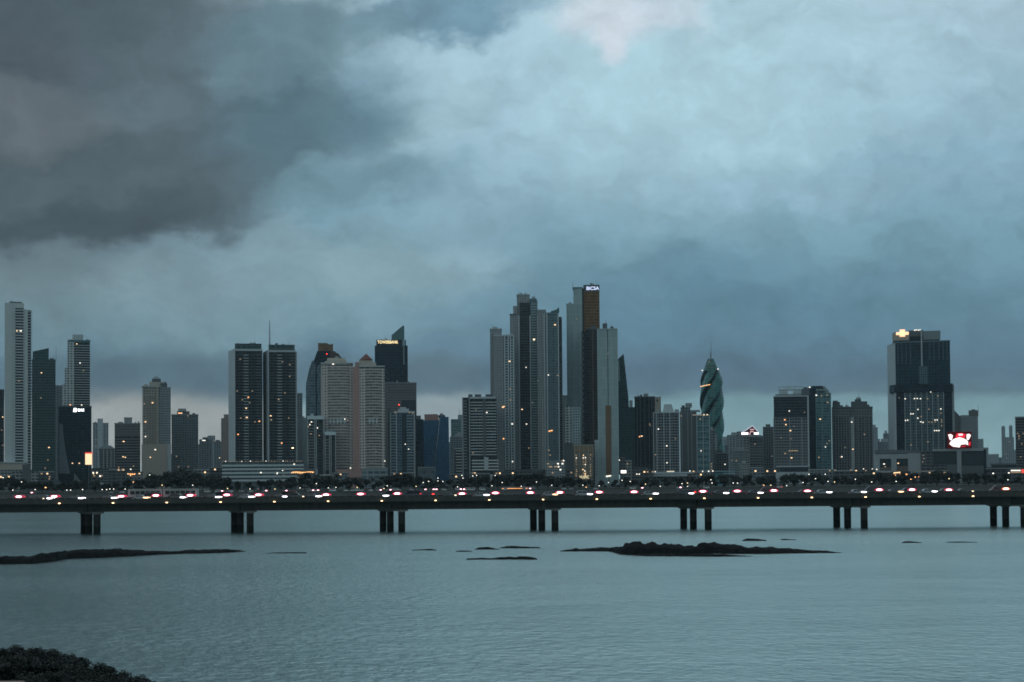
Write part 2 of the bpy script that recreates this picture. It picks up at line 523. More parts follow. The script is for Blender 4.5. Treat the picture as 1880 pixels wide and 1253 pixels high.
# ------------------------------------------------------------------ cars
rubber = plain('tyre_rubber', (0.015, 0.015, 0.015), 0.9, 0.2, 0.1)
rimm = plain('wheel_rim', (0.3, 0.3, 0.3), 0.35, 0.5, 0.1, 1, 0.8)
cglass = plain('car_glass', (0.02, 0.026, 0.03), 0.08, 0.7, 0.05)
chrome = plain('plate_white', (0.6, 0.6, 0.58), 0.4, 0.5, 0.05)
TAIL = {'pink': ((1.0, 0.09, 0.17), 0.75), 'red': ((1.0, 0.03, 0.03), 3), 'orange': ((1.0, 0.22, 0.10), 0.75), 'off': ((0.5, 0.0, 0.0), 0.05)}
HEAD = {'white': ((0.97, 0.93, 1.0), 4.5), 'warm': ((1.0, 0.6, 0.32), 3.5), 'dim': ((1.0, 0.8, 0.55), 2.2), 'off': ((1, 1, 1), 0.02)}


CORE = {'pink': ((1.0, 0.62, 0.70), 7), 'orange': ((1.0, 0.72, 0.5), 6)}


def lens(name, r, c, rad, m, parent_obj=None):
    mb = MB()
    nu, nv = 14, 8
    for j in range(nv + 1):
        ph = math.pi * j / nv - math.pi / 2
        for i in range(nu):
            th = 2 * math.pi * i / nu
            mb.v.append((c[0] + rad[0] * math.cos(ph) * math.cos(th), c[1] + rad[1] * math.cos(ph) * math.sin(th), c[2] + rad[2] * math.sin(ph)))
    for j in range(nv):
        for i in range(nu):
            k = (i + 1) % nu
            mb.face([j * nu + i, j * nu + k, (j + 1) * nu + k, (j + 1) * nu + i], m)
    return mb.obj(name, parent_obj or r, smooth=True)


def extrude(mb, prof, y0, y1, m, y0t=None):
    """side profile (x,z) pulled across the width, sides tucked in towards the top"""
    zs = [p[1] for p in prof]
    za, zb = min(zs), max(zs)
    n, b = len(prof), len(mb.v)
    for s in (0, 1):
        for x, z in prof:
            k = 0.13 * max(0.0, (z - 0.85)) / 0.6
            mb.v.append((x, (y0 + k) if s == 0 else (y1 - k), z))
    for i in range(n):
        j = (i + 1) % n
        mb.face([b + i, b + n + i, b + n + j, b + j], m)
    mb.face([b + i for i in range(n)], m)
    mb.face([b + n + i for i in range(n)][::-1], m)


def car_proto(kind, paint, tail, head):
    L, Wd, Hh = {'sedan': (4.5, 1.8, 1.45), 'suv': (4.6, 1.9, 1.75), 'van': (5.2, 2.0, 2.2)}[kind]
    hl = L / 2
    body = plain('paint_%s' % paint[0], paint[1], 0.3, 0.6, 0.05, 0.5)
    prof = {
        'sedan': [(-hl, 0.35), (hl - 0.1, 0.3), (hl, 0.55), (hl - 0.12, 0.8), (1.0, 0.95), (0.35, 1.4), (-0.2, 1.45), (-1.0, 1.4), (-1.6, 1.02), (-hl + 0.05, 0.98)],
        'suv': [(-hl, 0.4), (hl - 0.1, 0.38), (hl, 0.6), (hl - 0.12, 0.95), (1.15, 1.1), (0.5, 1.68), (-0.2, 1.75), (-1.7, 1.7), (-2.1, 1.1), (-hl, 0.9)],
        'van': [(-hl, 0.4), (hl - 0.1, 0.38), (hl, 0.6), (hl - 0.1, 1.0), (2.0, 1.2), (1.35, 2.05), (0.8, 2.2), (-2.4, 2.15), (-hl, 1.9)]}[kind]
    r = link('car', None)
    mb = MB()
    extrude(mb, prof, -Wd / 2, Wd / 2, body)
    mb.obj('body', r)
    zb, zt = {'sedan': (0.98, 1.36), 'suv': (1.12, 1.62), 'van': (1.25, 1.95)}[kind]
    xa, xb = {'sedan': (-1.35, 0.75), 'suv': (-1.75, 0.85), 'van': (-2.2, 1.6)}[kind]
    for s in (-1, 1):
        y = s * (Wd / 2 - 0.02)
        yt = s * (Wd / 2 - 0.11)
        for a, b in ((xa, (xa + xb) / 2 - 0.06), ((xa + xb) / 2 + 0.06, xb)):
            q = MB()
            ia = 0.25 if a == xa else 0
            ib = 0.4 if b == xb else 0
            q.v = [(a, y + s * 0.02, zb), (b, y + s * 0.02, zb), (b - ib, yt + s * 0.03, zt), (a + ia, yt + s * 0.03, zt)]
            q.face([0, 1, 2, 3] if s < 0 else [3, 2, 1, 0], cglass)
            q.obj('window', r)
        for x in (-hl + 0.85, hl - 0.9):
            w = MB().tube((x, s * (Wd / 2 - 0.2), 0.33), (x, s * (Wd / 2 + 0.01), 0.33), 0.33, 0.33, rubber, 14).obj('wheel', r)
            MB().tube((x, s * (Wd / 2), 0.33), (x, s * (Wd / 2 + 0.025), 0.33), 0.2, 0.19, rimm, 10).obj('rim', w)
        c, st = TAIL[tail]
        zl = {'sedan': 0.72, 'suv': 0.85, 'van': 0.9}[kind]
        if tail in CORE:
            t = lens('taillight', r, (-hl + 1.05, s * (Wd / 2 - 0.04), zl + 0.34), (1.25, 0.14, 0.42), glow('taillight_' + tail, c, st, True))  # red shell enlarged to stand in for the bloom around the lamp
            cc, cs_ = CORE[tail]
            lens('bulb', r, (-hl + 1.05, s * (Wd / 2 - 0.02), zl + 0.34), (0.92, 0.18, 0.27), glow('bulb_' + tail, cc, cs_, True), t)  # pale core enlarged too, the overexposed heart of that glow
        else:
            MB().box(-hl - 0.05, -hl + 0.5, s * (Wd / 2 - 0.34), s * (Wd / 2 + 0.04), zl, zl + 0.3, glow('taillight_' + tail, c, st, True)).obj('taillight', r)
        c, st = HEAD[head]
        if head in ('white', 'warm'):
            lens('headlight', r, (hl - 0.72, s * (Wd / 2 - 0.04), 0.78), (0.8, 0.14, 0.21), glow('headlight_' + head, c, st, True))  # enlarged past lamp size to stand in for its glow
        else:
            MB().box(hl - 0.4, hl + 0.05, s * (Wd / 2 - 0.36), s * (Wd / 2 + 0.04), 0.62, 0.86, glow('headlight_' + head, c, st, True)).obj('headlight', r)
    index_kids(r)
    return r


def bus_proto():
    r = link('bus', None)
    white = plain('bus_cream', (0.28, 0.29, 0.27), 0.4, 0.5, 0.08)
    mb = MB().prism([(-4.7, -1.2), (4.5, -1.2), (4.75, -0.9), (4.75, 0.9), (4.5, 1.2), (-4.7, 1.2)], 0.4, 3.0, white)
    mb.obj('body', r)
    for s in (-1, 1):
        for k in range(6):
            x = -4.2 + k * 1.4
            MB().box(x, x + 1.2, s * 1.205 - 0.01, s * 1.205 + 0.01, 1.5, 2.45, cglass).obj('window', r)
        for x in (-3.0, 3.0):
            MB().tube((x, s * 1.0, 0.48), (x, s * 1.22, 0.48), 0.48, 0.48, rubber, 14).obj('wheel', r)
        MB().box(-4.75, -4.55, s * 1.21 - 0.15, s * 1.21 + 0.02, 0.9, 1.2, glow('taillight_off', *TAIL['off'], True)).obj('taillight', r)
    MB().box(4.751, 4.77, -1.0, 1.0, 1.4, 2.7, cglass).obj('windscreen', r)
    index_kids(r)
    return r


PAINTS = [('charcoal', (0.03, 0.032, 0.035)), ('silver', (0.3, 0.31, 0.32)), ('white', (0.55, 0.55, 0.53)), ('navy', (0.02, 0.03, 0.06)), ('maroon', (0.1, 0.015, 0.015))]
_protos = {}
_used = set()


def car(kind, pi, tail, head, loc, rotz, label, group):
    k = (kind, pi, tail, head)
    if k not in _protos:
        _protos[k] = car_proto(kind, PAINTS[pi], tail, head)
    p = _protos[k]
    o = p if k not in _used else copy_tree(p)
    _used.add(k)
    o.location = loc
    o.rotation_euler = (0, 0, rotz)
    tag(o, label, 'car', group)
    return o


rc = random.Random(3)
TAILS = [(41, 'pink'), (106, 'pink'), (229, 'pink'), (290, 'pink'), (355, 'pink'), (420, 'pink'), (480, 'pink'), (540, 'pink'), (604, 'pink'), (667, 'pink'),
         (732, 'pink'), (770, 'red'), (794, 'red'), (853, 'pink'), (914, 'pink'), (978, 'pink'), (1032, 'pink'), (1104, 'pink'), (1168, 'pink'),
         (1274, 'red'), (1294, 'pink'), (1357, 'pink'), (1422, 'pink'), (1486, 'pink'), (1615, 'pink'), (1677, 'pink'), (1745, 'pink'), (1847, 'orange')]
HEADS = [(80, 'dim'), (95, 'white'), (153, 'white'), (213, 'white'), (272, 'warm'), (339, 'white'), (404, 'white'), (465, 'white'), (527, 'white'),
         (556, 'dim'), (588, 'white'), (711, 'white'), (835, 'dim'), (896, 'white'), (1022, 'warm'), (1085, 'white'), (1206, 'white'), (1271, 'white'), (1335, 'white'),
         (1398, 'white'), (1524, 'white'), (1587, 'white'), (1655, 'warm'), (1717, 'white'), (1783, 'dim')]
TW = {'pink': 'pink glowing', 'red': 'small red', 'orange': 'orange glowing'}
HW = {'white': 'bright white', 'warm': 'warm orange', 'dim': 'faint yellow'}
for lst, words, isT in ((TAILS, TW, True), (HEADS, HW, False)):
    cnt = {}
    tot = {}
    for _, c in lst:
        tot[c] = tot.get(c, 0) + 1
    for p, c in lst:
        cnt[c] = cnt.get(c, 0) + 1
        kind = rc.choice(['sedan', 'suv', 'suv', 'van'] if isT else ['sedan', 'sedan', 'suv'])
        pi = rc.choice([0, 0, 3, 3, 0, 4] if isT else [0, 0, 3, 0, 1])
        nth = ('%s car from the western end' % ORD[cnt[c]]) if False else ''
        lab = '%s car%s with %s %s on the viaduct, counted from its left end' % (
            ORD[cnt[c]] if tot[c] > 1 else 'only', '', words[c], 'tail lights' if isT else 'headlights')
        if isT:
            Yc = YB + rc.choice([10.6, 11.0])
            x = at(p, 904, Yc).x
            car(kind, pi, c, 'off', (x - 1.9, Yc, ZD), math.pi, lab, 'cars driving away across the viaduct')
        else:
            Yc = YB + 2.9
            x = at(p, 908, Yc).x
            car(kind, pi, 'off', c, (x - 1.9, Yc, ZD), 0, lab, 'cars driving along the near side of the viaduct')
b0 = bus_proto()
for k, (p, lb) in enumerate(((268, 'pale cream bus on the viaduct before the dark tree mass'), (332, 'second pale bus on the viaduct, following close behind the first'))):
    o = b0 if k == 0 else copy_tree(b0)
    o.location = (at(p, 904, YB + 15.1).x, YB + 15.1, ZD)
    o.rotation_euler = (0, 0, math.pi)
    tag(o, lb, 'bus', 'buses on the viaduct')
    o.name = 'bus'

# ------------------------------------------------------------------ reef rocks
reefm = plain('wet_reef', (0.011, 0.012, 0.012), 0.9, 0.12, 0.35, 0.6)


def reef(label, top, bot, seed, depth=6.0):
    def ip(pts, x):
        if x <= pts[0][0]:
            return pts[0][1]
        for (a, b), (c, d) in zip(pts[:-1], pts[1:]):
            if x <= c:
                return b + (d - b) * (x - a) / max(1e-6, c - a)
        return pts[-1][1]
    x0, x1 = top[0][0], top[-1][0]
    n = max(8, int((x1 - x0) / 2.2))
    mb = MB()
    K = 9
    for i in range(n + 1):
        px = x0 + (x1 - x0) * i / n
        yb, yt = ip(bot, px), ip(top, px)
        end = min(1.0, 0.15 + 6.0 * min(i, n - i) / n)
        P = on_water(px, yb)
        h = (yb - yt) * P.y / F
        dep = (1.0 + 0.5 * depth * min(1, h)) * end
        h = max(0.06, h - CAMH * 0.75 * dep / P.y)
        for k in range(K):
            t = k / (K - 1)
            prof = [-0.5, 0.2, 0.62, 0.8, 0.9, 1.0, 0.95, 0.5, -0.6][k]
            nz = mnoise.fractal((P.x * 0.5, P.y * 0.3 + t * dep * 0.6, seed), 0.6, 2.1, 4)
            nz2 = mnoise.noise((P.x * 1.7, t * 5, seed + 9))
            z = prof * h * (1 + 0.16 * nz * (0.3 + (0 < k < 8))) + (0.06 * nz2 * min(1, h * 1.4) if 0 < k < 8 else 0)
            mb.v.append((P.x + 0.25 * nz2, P.y + t * dep + 0.5 * nz * end, z if prof > 0 else prof))
    for i in range(n):
        for k in range(K - 1):
            a = i * K + k
            mb.face([a, a + K, a + K + 1, a + 1], reefm)
    o = mb.obj('reef_rock')
    tag(o, label, 'rock', 'low reef rocks in the bay')
    return o


reef('long low black reef reaching in from the left edge, below the first piers',
     [(-30, 1024), (0, 1022), (45, 1021), (70, 1016), (110, 1012), (150, 1010), (185, 1008), (196, 1007), (240, 1010), (275, 1011), (300, 1012.5), (320, 1011.5), (335, 1010), (357, 1009), (400, 1009), (418, 1008), (440, 1010.5), (452, 1012)],
     [(-30, 1037), (60, 1036), (95, 1032), (120, 1027), (180, 1025), (240, 1022), (275, 1020), (300, 1018.5), (330, 1017.5), (380, 1016.5), (420, 1015), (452, 1012.6)], 1)
reef('left half of the biggest black reef, with a humped block at its middle',
     [(1028, 1012), (1045, 1009), (1058, 1006), (1066, 1009), (1080, 1007), (1120, 1005), (1130, 1003), (1145, 1004), (1150, 997), (1165, 996), (1178, 997), (1184, 1000), (1190, 998), (1199, 996), (1228, 999), (1260, 1002), (1300, 1003)],
     [(1028, 1012.8), (1120, 1013), (1135, 1017), (1142, 1018), (1180, 1019), (1300, 1020)], 2)
reef('right half of the biggest black reef, tapering to a thin point',
     [(1279, 1007), (1284, 1000), (1292, 998), (1301, 997), (1340, 999), (1360, 1001), (1380, 1005), (1400, 1004), (1420, 1005), (1450, 1006), (1480, 1009), (1500, 1011), (1520, 1011), (1532, 1013.5), (1546, 1015)],
     [(1279, 1016), (1330, 1017), (1400, 1017.5), (1460, 1016.5), (1500, 1016), (1546, 1015.6)], 3)
reef('flat black ledge running along the foot of the biggest reef',
     [(1135, 1018), (1180, 1017.5), (1240, 1017), (1300, 1017), (1330, 1018), (1360, 1020), (1382, 1021.2)],
     [(1135, 1018.6), (1180, 1021.5), (1290, 1022.3), (1330, 1022.5), (1382, 1022)], 4, 2)
for lab, t, b, sd in (
        ('tiny black rock pair below the middle of the viaduct', [(757, 1009.5), (772, 1009), (778, 1008.8), (790, 1008), (802, 1009.6)], 1010.9, 5),
        ('short black rock just left of the two-part ridge near the middle', [(837, 1012), (845, 1011), (858, 1011), (867, 1012.4)], 1013.3, 6),
        ('low humped black rock beside a longer ridge near the middle', [(872, 1008.6), (880, 1005), (900, 1005.5), (916, 1008)], 1009.3, 7),
        ('longer low black ridge right of the small humped rock', [(918, 1006), (930, 1003), (945, 1002.5), (965, 1003.6), (980, 1004.5), (992, 1005.4)], 1007.0, 8),
        ('thin flat black ledge standing forward of the middle rocks', [(857, 1025.5), (880, 1024.5), (905, 1025), (915, 1023), (945, 1023.4), (955, 1022), (975, 1022.5), (986, 1026)], 1027.8, 9),
        ('small black rock behind the biggest reef, the larger of two', [(1363, 992), (1374, 988.8), (1392, 989.4), (1407, 991.8)], 993.6, 10),
        ('small flat black rock behind the biggest reef, the thinner of two', [(1434, 990), (1446, 989.6), (1462, 991)], 992.0, 11),
        ('lone small black rock in open water toward the right', [(1657, 996), (1664, 993.8), (1678, 994.4), (1692, 996)], 997.2, 12),
        ('faint thin rock line awash in open water toward the right', [(1738, 995.6), (1760, 994.4), (1775, 994.8), (1794, 995.8)], 996.6, 13),
        ('faint thin rock line awash left of the middle', [(489, 1015.6), (505, 1014.6), (530, 1014.2), (562, 1014)], 1016.2, 14)):
    reef(lab, t, [(t[0][0], b), (t[-1][0], b)], sd, 2)

# ------------------------------------------------------------------ foliage
barkm = plain('bark', (0.06, 0.045, 0.03), 0.9, 0.2, 0.25, 2)


def leaf_mat(key, c):
    if key in _mc:
        return _mc[key]
    m, nt = new_mat(key)
    N = NT(nt)
    g = N.n('ShaderNodeNewGeometry')
    nz = N.n('ShaderNodeTexNoise', {'Vector': g.outputs['Position'], 'Scale': 0.45, 'Detail': 3.0})
    k = N.m('ADD', N.m('MULTIPLY', g.outputs['Random Per Island'], 0.9), N.m('MULTIPLY_ADD', nz.outputs[0], 0.9, 0.1))
    cc = N.n('ShaderNodeVectorMath', {0: c, 'Scale': k}, operation='SCALE').outputs[0]
    b = N.n('ShaderNodeBsdfPrincipled', {'Base Color': cc, 'Roughness': 0.6, 'Specular IOR Level': 0.3})
    N.out(b.outputs[0])
    _mc[key] = m
    return m


leafs = [leaf_mat('leaf_dark', (0.006, 0.012, 0.008)), leaf_mat('leaf_olive', (0.010, 0.015, 0.008)), leaf_mat('leaf_blue', (0.006, 0.013, 0.011))]


def leaf_cloud(mb, rnd, lobes, n, size, m):
    """leaf-sized faces in lumpy lobes (cx,cy,cz,r): denser towards each lobe's skin"""
    tot = sum(l[3] ** 2 for l in lobes)
    for cx, cy, cz, r in lobes:
        for _ in range(int(n * r * r / tot)):
            d = Vector((rnd.gauss(0, 1), rnd.gauss(0, 1), rnd.gauss(0, 1))).normalized()
            rr = r * (rnd.random() ** 0.4) * (1 + 0.22 * mnoise.noise(d * 2.2 + Vector((cx, cy, cz))))
            p = Vector((cx, cy, cz)) + Vector((d.x * rr, d.y * rr, d.z * rr * 0.85))
            nrm = (d + Vector((rnd.gauss(0, .7), rnd.gauss(0, .7), rnd.gauss(0, .7) + 0.3))).normalized()
            a = nrm.orthogonal().normalized()
            a = Matrix.Rotation(rnd.random() * 6.28, 3, nrm) @ a
            c = nrm.cross(a)
            s1, s2 = size * rnd.uniform(0.6, 1.3), size * rnd.uniform(0.35, 0.8)
            b = len(mb.v)
            mb.v += [tuple(p - a * s1), tuple(p - c * s2), tuple(p + a * s1), tuple(p + c * s2)]
            mb.face([b, b + 1, b + 2, b + 3], m)


def tree_meshes(seed, Ht, wide, lm):
    rnd = random.Random(seed)
    tr = MB()
    th = Ht * 0.42
    tr.tube((0, 0, -0.3), (0.1, 0, th), 0.28, 0.17, barkm, 7)
    lobes = []
    for k in range(9):
        a = k * 2.4 + rnd.random()
        rad = wide * rnd.uniform(0.25, 0.75) if k else 0
        z = Ht * rnd.uniform(0.5, 0.86)
        r = wide * rnd.uniform(0.34, 0.55)
        c = (math.cos(a) * rad, math.sin(a) * rad, min(z, Ht - r * 0.85))
        lobes.append((c[0], c[1], c[2], r))
        if k < 6:
            tr.tube((0.1, 0, th * rnd.uniform(0.8, 1.0)), (c[0] * 0.8, c[1] * 0.8, c[2]), 0.13, 0.05, barkm, 5)
    cr = MB()
    leaf_cloud(cr, rnd, lobes, 620, Ht * 0.07, lm)
    return tr.mesh('trunk'), cr.mesh('crown')


def palm_meshes(seed, Ht):
    rnd = random.Random(seed)
    tr = MB()
    p = Vector((0, 0, -0.2))
    for k in range(5):
        q = Vector((0.1 * k * k * 0.12, 0.03 * k, Ht * 0.8 * (k + 1) / 5))
        tr.tube(p, q, 0.24 - 0.02 * k, 0.22 - 0.02 * k, barkm, 7)
        p = q
    cr = MB()
    for k in range(22):
        a = k * 2.399
        el = rnd.uniform(-0.3, 0.95)
        Lf = Ht * 0.3
        pts = []
        for j in range(5):
            t = j / 4
            pts.append(p + Vector((math.cos(a) * Lf * t * math.cos(el * (1 - t * .5)), math.sin(a) * Lf * t * math.cos(el * (1 - t * .5)), Lf * (math.sin(el) * t - 0.75 * t * t))))
        sdv = Vector((-math.sin(a), math.cos(a), 0))
        for j in range(4):
            w0, w1 = 0.5 * (1 - j / 4) + 0.1, 0.5 * (1 - (j + 1) / 4) + 0.1
            b = len(cr.v)
            cr.v += [tuple(pts[j] - sdv * w0 - Vector((0, 0, .15))), tuple(pts[j]), tuple(pts[j + 1]), tuple(pts[j + 1] - sdv * w1 - Vector((0, 0, .15))),
                     tuple(pts[j] + sdv * w0 - Vector((0, 0, .15))), tuple(pts[j + 1] + sdv * w1 - Vector((0, 0, .15)))]
            cr.face([b, b + 1, b + 2, b + 3], leafs[0])
            cr.face([b + 1, b + 4, b + 5, b + 2], leafs[0])
    return tr.mesh('trunk'), cr.mesh('crown')


LAND = [(30, 'white balconied tower'), (80, 'green tower'), (140, 'dark white signed tower'), (190, 'small white tower'), (233, 'brown banded block'),
        (287, 'beige domed tower'), (340, 'grey flat topped tower'), (390, 'distant low blocks'), (455, 'first twin dark tower'),
        (520, 'second twin dark tower'), (578, 'white capped glass blocks'), (620, 'flat topped pink hotel'), (680, 'pyramid topped pink hotel'),
        (738, 'white framed blue glass tower'), (800, 'blue slanted glass tower'), (843, 'striped white block'), (880, 'white banded dark tower'), (930, 'lowest grey cluster tower'),
        (965, 'tallest grey cluster tower'), (1012, 'sail topped cluster tower'), (1070, 'warm lit office block'), (1115, 'pale panelled tower'), (1147, 'dark sail shaped tower'), (1185, 'dark flat topped tower'),
        (1222, 'gridded hotel slab'), (1264, 'plain grey slab'), (1291, 'teal glass tower'), (1335, 'low teal pavilion'), (1378, 'gabled sign block'), (1412, 'narrow grey tower'),
        (1452, 'dark hotel block'), (1507, 'curved teal glass tower'), (1545, 'first paired brown tower'), (1582, 'second paired brown tower'), (1620, 'low distant blocks'),
        (1665, 'mall podium'), (1715, 'huge glass tower'), (1765, 'red lit screen'), (1800, 'podium corner'), (1850, 'distant slim towers')]


def name_by_place(items, desc, join='below the'):
    """items: list of (px, object); labels count along the nearest landmark"""
    g = {}
    for p, o in sorted(items, key=lambda t: t[0]):
        g.setdefault(min(LAND, key=lambda l: abs(l[0] - p))[1], []).append(o)
    for ph, os_ in g.items():
        for k, o in enumerate(os_):
            o['label'] = ('%s %s %s' % (desc, join, ph)) if len(os_) == 1 else '%s of %d: %s %s %s' % (ORD[k + 1], len(os_), desc, join, ph)


TV = [tree_meshes(11, 12, 4.6, leafs[0]), tree_meshes(12, 12, 5.6, leafs[1]), tree_meshes(13, 12, 3.8, leafs[2]), tree_meshes(14, 12, 6.4, leafs[0]), tree_meshes(15, 12, 5.0, leafs[2])]
PV = [palm_meshes(21, 12), palm_meshes(22, 12)]
TOPS = [(-30, 874), (0, 872), (60, 878), (110, 882), (150, 878), (180, 880), (210, 884), (250, 880), (285, 868), (330, 858), (365, 865), (400, 868), (420, 876), (460, 882), (520, 876), (560, 868), (600, 874),
        (640, 872), (690, 880), (730, 866), (760, 868), (800, 878), (850, 878), (900, 870), (950, 866), (1000, 868), (1040, 876), (1100, 878), (1200, 876), (1300, 872), (1400, 870), (1480, 870), (1600, 870),
        (1700, 862), (1800, 864), (1910, 876)]


def interp(pts, x):
    for (a, b), (c, d) in zip(pts[:-1], pts[1:]):
        if a <= x <= c:
            return b + (d - b) * (x - a) / (c - a)
    return pts[-1][1]


rt = random.Random(5)
backs, fronts, palms = [], [], []


def put_tree(px, ytop, Y, vs, cat, group, lst, nm):
    zt = at(px, ytop, Y).z
    s = max(4.0, zt - 4.0) / 12.0
    o = thing(nm, '', cat, (at(px, 880, Y).x, Y, 4.0), rt.random() * 6.28, group)
    sxy = s * rt.uniform(0.95, 1.25)
    o.scale = (sxy, sxy, s)
    tm, cm = rt.choice(vs)
    link('trunk', tm, o)
    link('crown', cm, o)
    lst.append((px, o))


px = -25.0
while px < 1905:
    put_tree(px, interp(TOPS, min(px, 1909)) + rt.uniform(-2, 5), rt.uniform(1300, 1368), TV, 'tree', 'trees along the far shore park', backs, 'shore_tree')
    px += rt.uniform(13, 24)
px = -20.0
while px < 1900:
    put_tree(px, interp(TOPS, max(-29, px)) + rt.uniform(4, 11), rt.uniform(1255, 1295), TV, 'tree', 'trees along the far shore park', backs, 'shore_tree')
    px += rt.uniform(19, 30)
px = -15.0
while px < 1900:
    put_tree(px, min(894, interp(TOPS, px) + rt.uniform(10, 20)), rt.uniform(1201, 1250), TV, 'tree', 'low trees at the water edge', fronts, 'shore_tree')
    px += rt.uniform(12, 24)
for p, y in ((560, 862), (583, 866), (603, 868), (618, 864), (640, 872), (662, 872), (684, 872), (700, 870), (1205, 876), (1238, 872), (1262, 878), (1232, 878)):
    put_tree(p, y, rt.uniform(1270, 1298), PV, 'palm', 'palms along the shore', palms, 'palm_tree')
name_by_place(backs, 'tall dark shore tree')
name_by_place(fronts, 'low dark waterside tree')
name_by_place(palms, 'dark palm')

# ------------------------------------------------------------------ street lamps and far traffic
post_mat = plain('lamp_post_grey', (0.1, 0.1, 0.1), 0.6, 0.4, 0.1)
LG = {'w': ((0.95, 0.93, 0.82), 2.6), 'y': ((1.0, 0.78, 0.4), 2.8), 'o': ((1.0, 0.5, 0.2), 3.2)}
lamp_protos = {}
LAMPS = [(6, 876, 'w'), (24, 899, 'w'), (65, 898, 'w'), (84, 894, 'o'), (123, 899, 'w'), (130, 899, 'w'), (152, 898, 'w'), (188, 898, 'w'), (196, 898, 'w'), (202, 897, 'w'), (209, 897, 'w'),
         (230, 897, 'w'), (245, 884, 'o'), (298, 890, 'y'), (240, 872, 'o'), (275, 871, 'w'), (172, 869, 'y'), (178, 868, 'y'), (184, 874, 'w'), (354, 890, 'w'), (418, 896, 'y'), (459, 897, 'w'),
         (505, 897, 'y'), (551, 895, 'w'), (581, 887, 'w'), (603, 895, 'w'), (617, 894, 'w'), (509, 869, 'w'), (519, 863, 'w'), (656, 894, 'y'), (705, 896, 'y'), (711, 891, 'w'), (764, 892, 'y'),
         (777, 885, 'w'), (787, 883, 'w'), (804, 877, 'w'), (804, 882, 'w'), (813, 883, 'w'), (840, 893, 'w'), (848, 872, 'w'), (850, 877, 'w'), (868, 873, 'w'), (875, 872, 'w'), (869, 896, 'w'),
         (903, 891, 'w'), (909, 872, 'w'), (922, 885, 'w'), (957, 892, 'w'), (985, 884, 'w'), (1013, 890, 'w'), (1070, 890, 'w'), (1076, 895, 'o'), (1117, 885, 'w'), (1142, 881, 'w'), (1157, 883, 'w'),
         (1185, 888, 'y'), (1212, 892, 'w'), (1252, 887, 'w'), (1262, 886, 'y'), (1262, 892, 'w'), (1305, 880, 'w'), (1307, 886, 'w'), (1346, 886, 'w'), (1354, 886, 'w'), (1402, 890, 'o'),
         (1415, 890, 'y'), (1444, 896, 'w'), (1474, 885, 'w'), (1497, 878, 'w'), (1485, 870, 'w'), (1520, 883, 'w'), (1532, 884, 'y'), (1515, 870, 'w'), (1645, 883, 'w'), (1680, 875, 'o'),
         (1672, 879, 'o'), (1742, 878, 'y'), (1823, 868, 'w'), (1850, 880, 'w'), (40, 884, 'w'), (330, 897, 'w'), (1100, 891, 'w'), (1600, 884, 'w'), (1570, 879, 'w')]
lamps = []
for i, (p, y, c) in enumerate(LAMPS):
    Y = 1196.0 + (i * 37 % 5) * 1.0
    P = at(p, y, Y)
    hgt = max(2.5, P.z - 4.0)
    big = 1.5 if (p, y) in ((1823, 868), (84, 894), (1401, 875)) else 1.0
    o = thing('street_lamp', '', 'street lamp', (P.x, Y, 4.0), 0, 'street lamps along the far shore')
    MB().tube((0, 0, -0.1), (0, 0, hgt - 0.3), 0.09, 0.06, post_mat, 6).obj('post', o)
    MB().box(-0.3, 0.3, -0.8, 0.1, hgt - 0.3, hgt - 0.12, post_mat).obj('arm', o)
    e = glow('lamp_' + c, LG[c][0], LG[c][1])
    MB().prism([(-0.36 * big, -0.9), (0.36 * big, -0.9), (0.36 * big, -0.2), (-0.36 * big, -0.2)], hgt - 0.5 * big - 0.31, hgt - 0.31, e,
               top=[(-0.3 * big, -0.8), (0.3 * big, -0.8), (0.3 * big, -0.3), (-0.3 * big, -0.3)]).obj('lamp_head', o)
    lamps.append((p, o))
name_by_place(lamps, 'street lamp shining', 'below the')
FAR = [(332, 898), (338, 898), (409, 898), (490, 897), (527, 896), (576, 897), (585, 896), (650, 895), (718, 894), (724, 893), (782, 893), (797, 893), (802, 894), (847, 893), (853, 893),
       (974, 890), (478, 868), (1434, 891), (60, 903), (260, 900), (700, 896), (1180, 893), (1250, 890)]
rf = random.Random(9)
fcars = []
for i, (p, y) in enumerate(FAR):
    t = 'red' if (p, y) == (1434, 891) else 'pink'
    Y = 1194.0 if y > 885 else 1500.0
    P = at(p, y, Y)
    o = car(rf.choice(['suv', 'sedan']), rf.choice([0, 1, 2]), t, 'off', (P.x - 1.6, Y, 4.06), math.pi, '', 'far cars on the shore road')
    if P.z - 0.9 > 4.3:
        o.location.z = 4.06
    fcars.append((p, o))
name_by_place(fcars, 'far car with pink lights')
pcars = []
for i in range(46):
    p = rf.choice([rf.uniform(190, 460), rf.uniform(560, 880), rf.uniform(880, 1300), rf.uniform(560, 760)])
    Y = rf.uniform(1191.5, 1199)
    o = car(rf.choice(['suv', 'sedan', 'van']), rf.choice([1, 2, 2]), 'off', 'off', (at(p, 896, Y).x, Y, 4.04), rf.choice([0, math.pi]) + rf.uniform(-.1, .1), '', 'pale parked cars along the shore')
    pcars.append((p, o))
name_by_place(pcars, 'pale parked car')

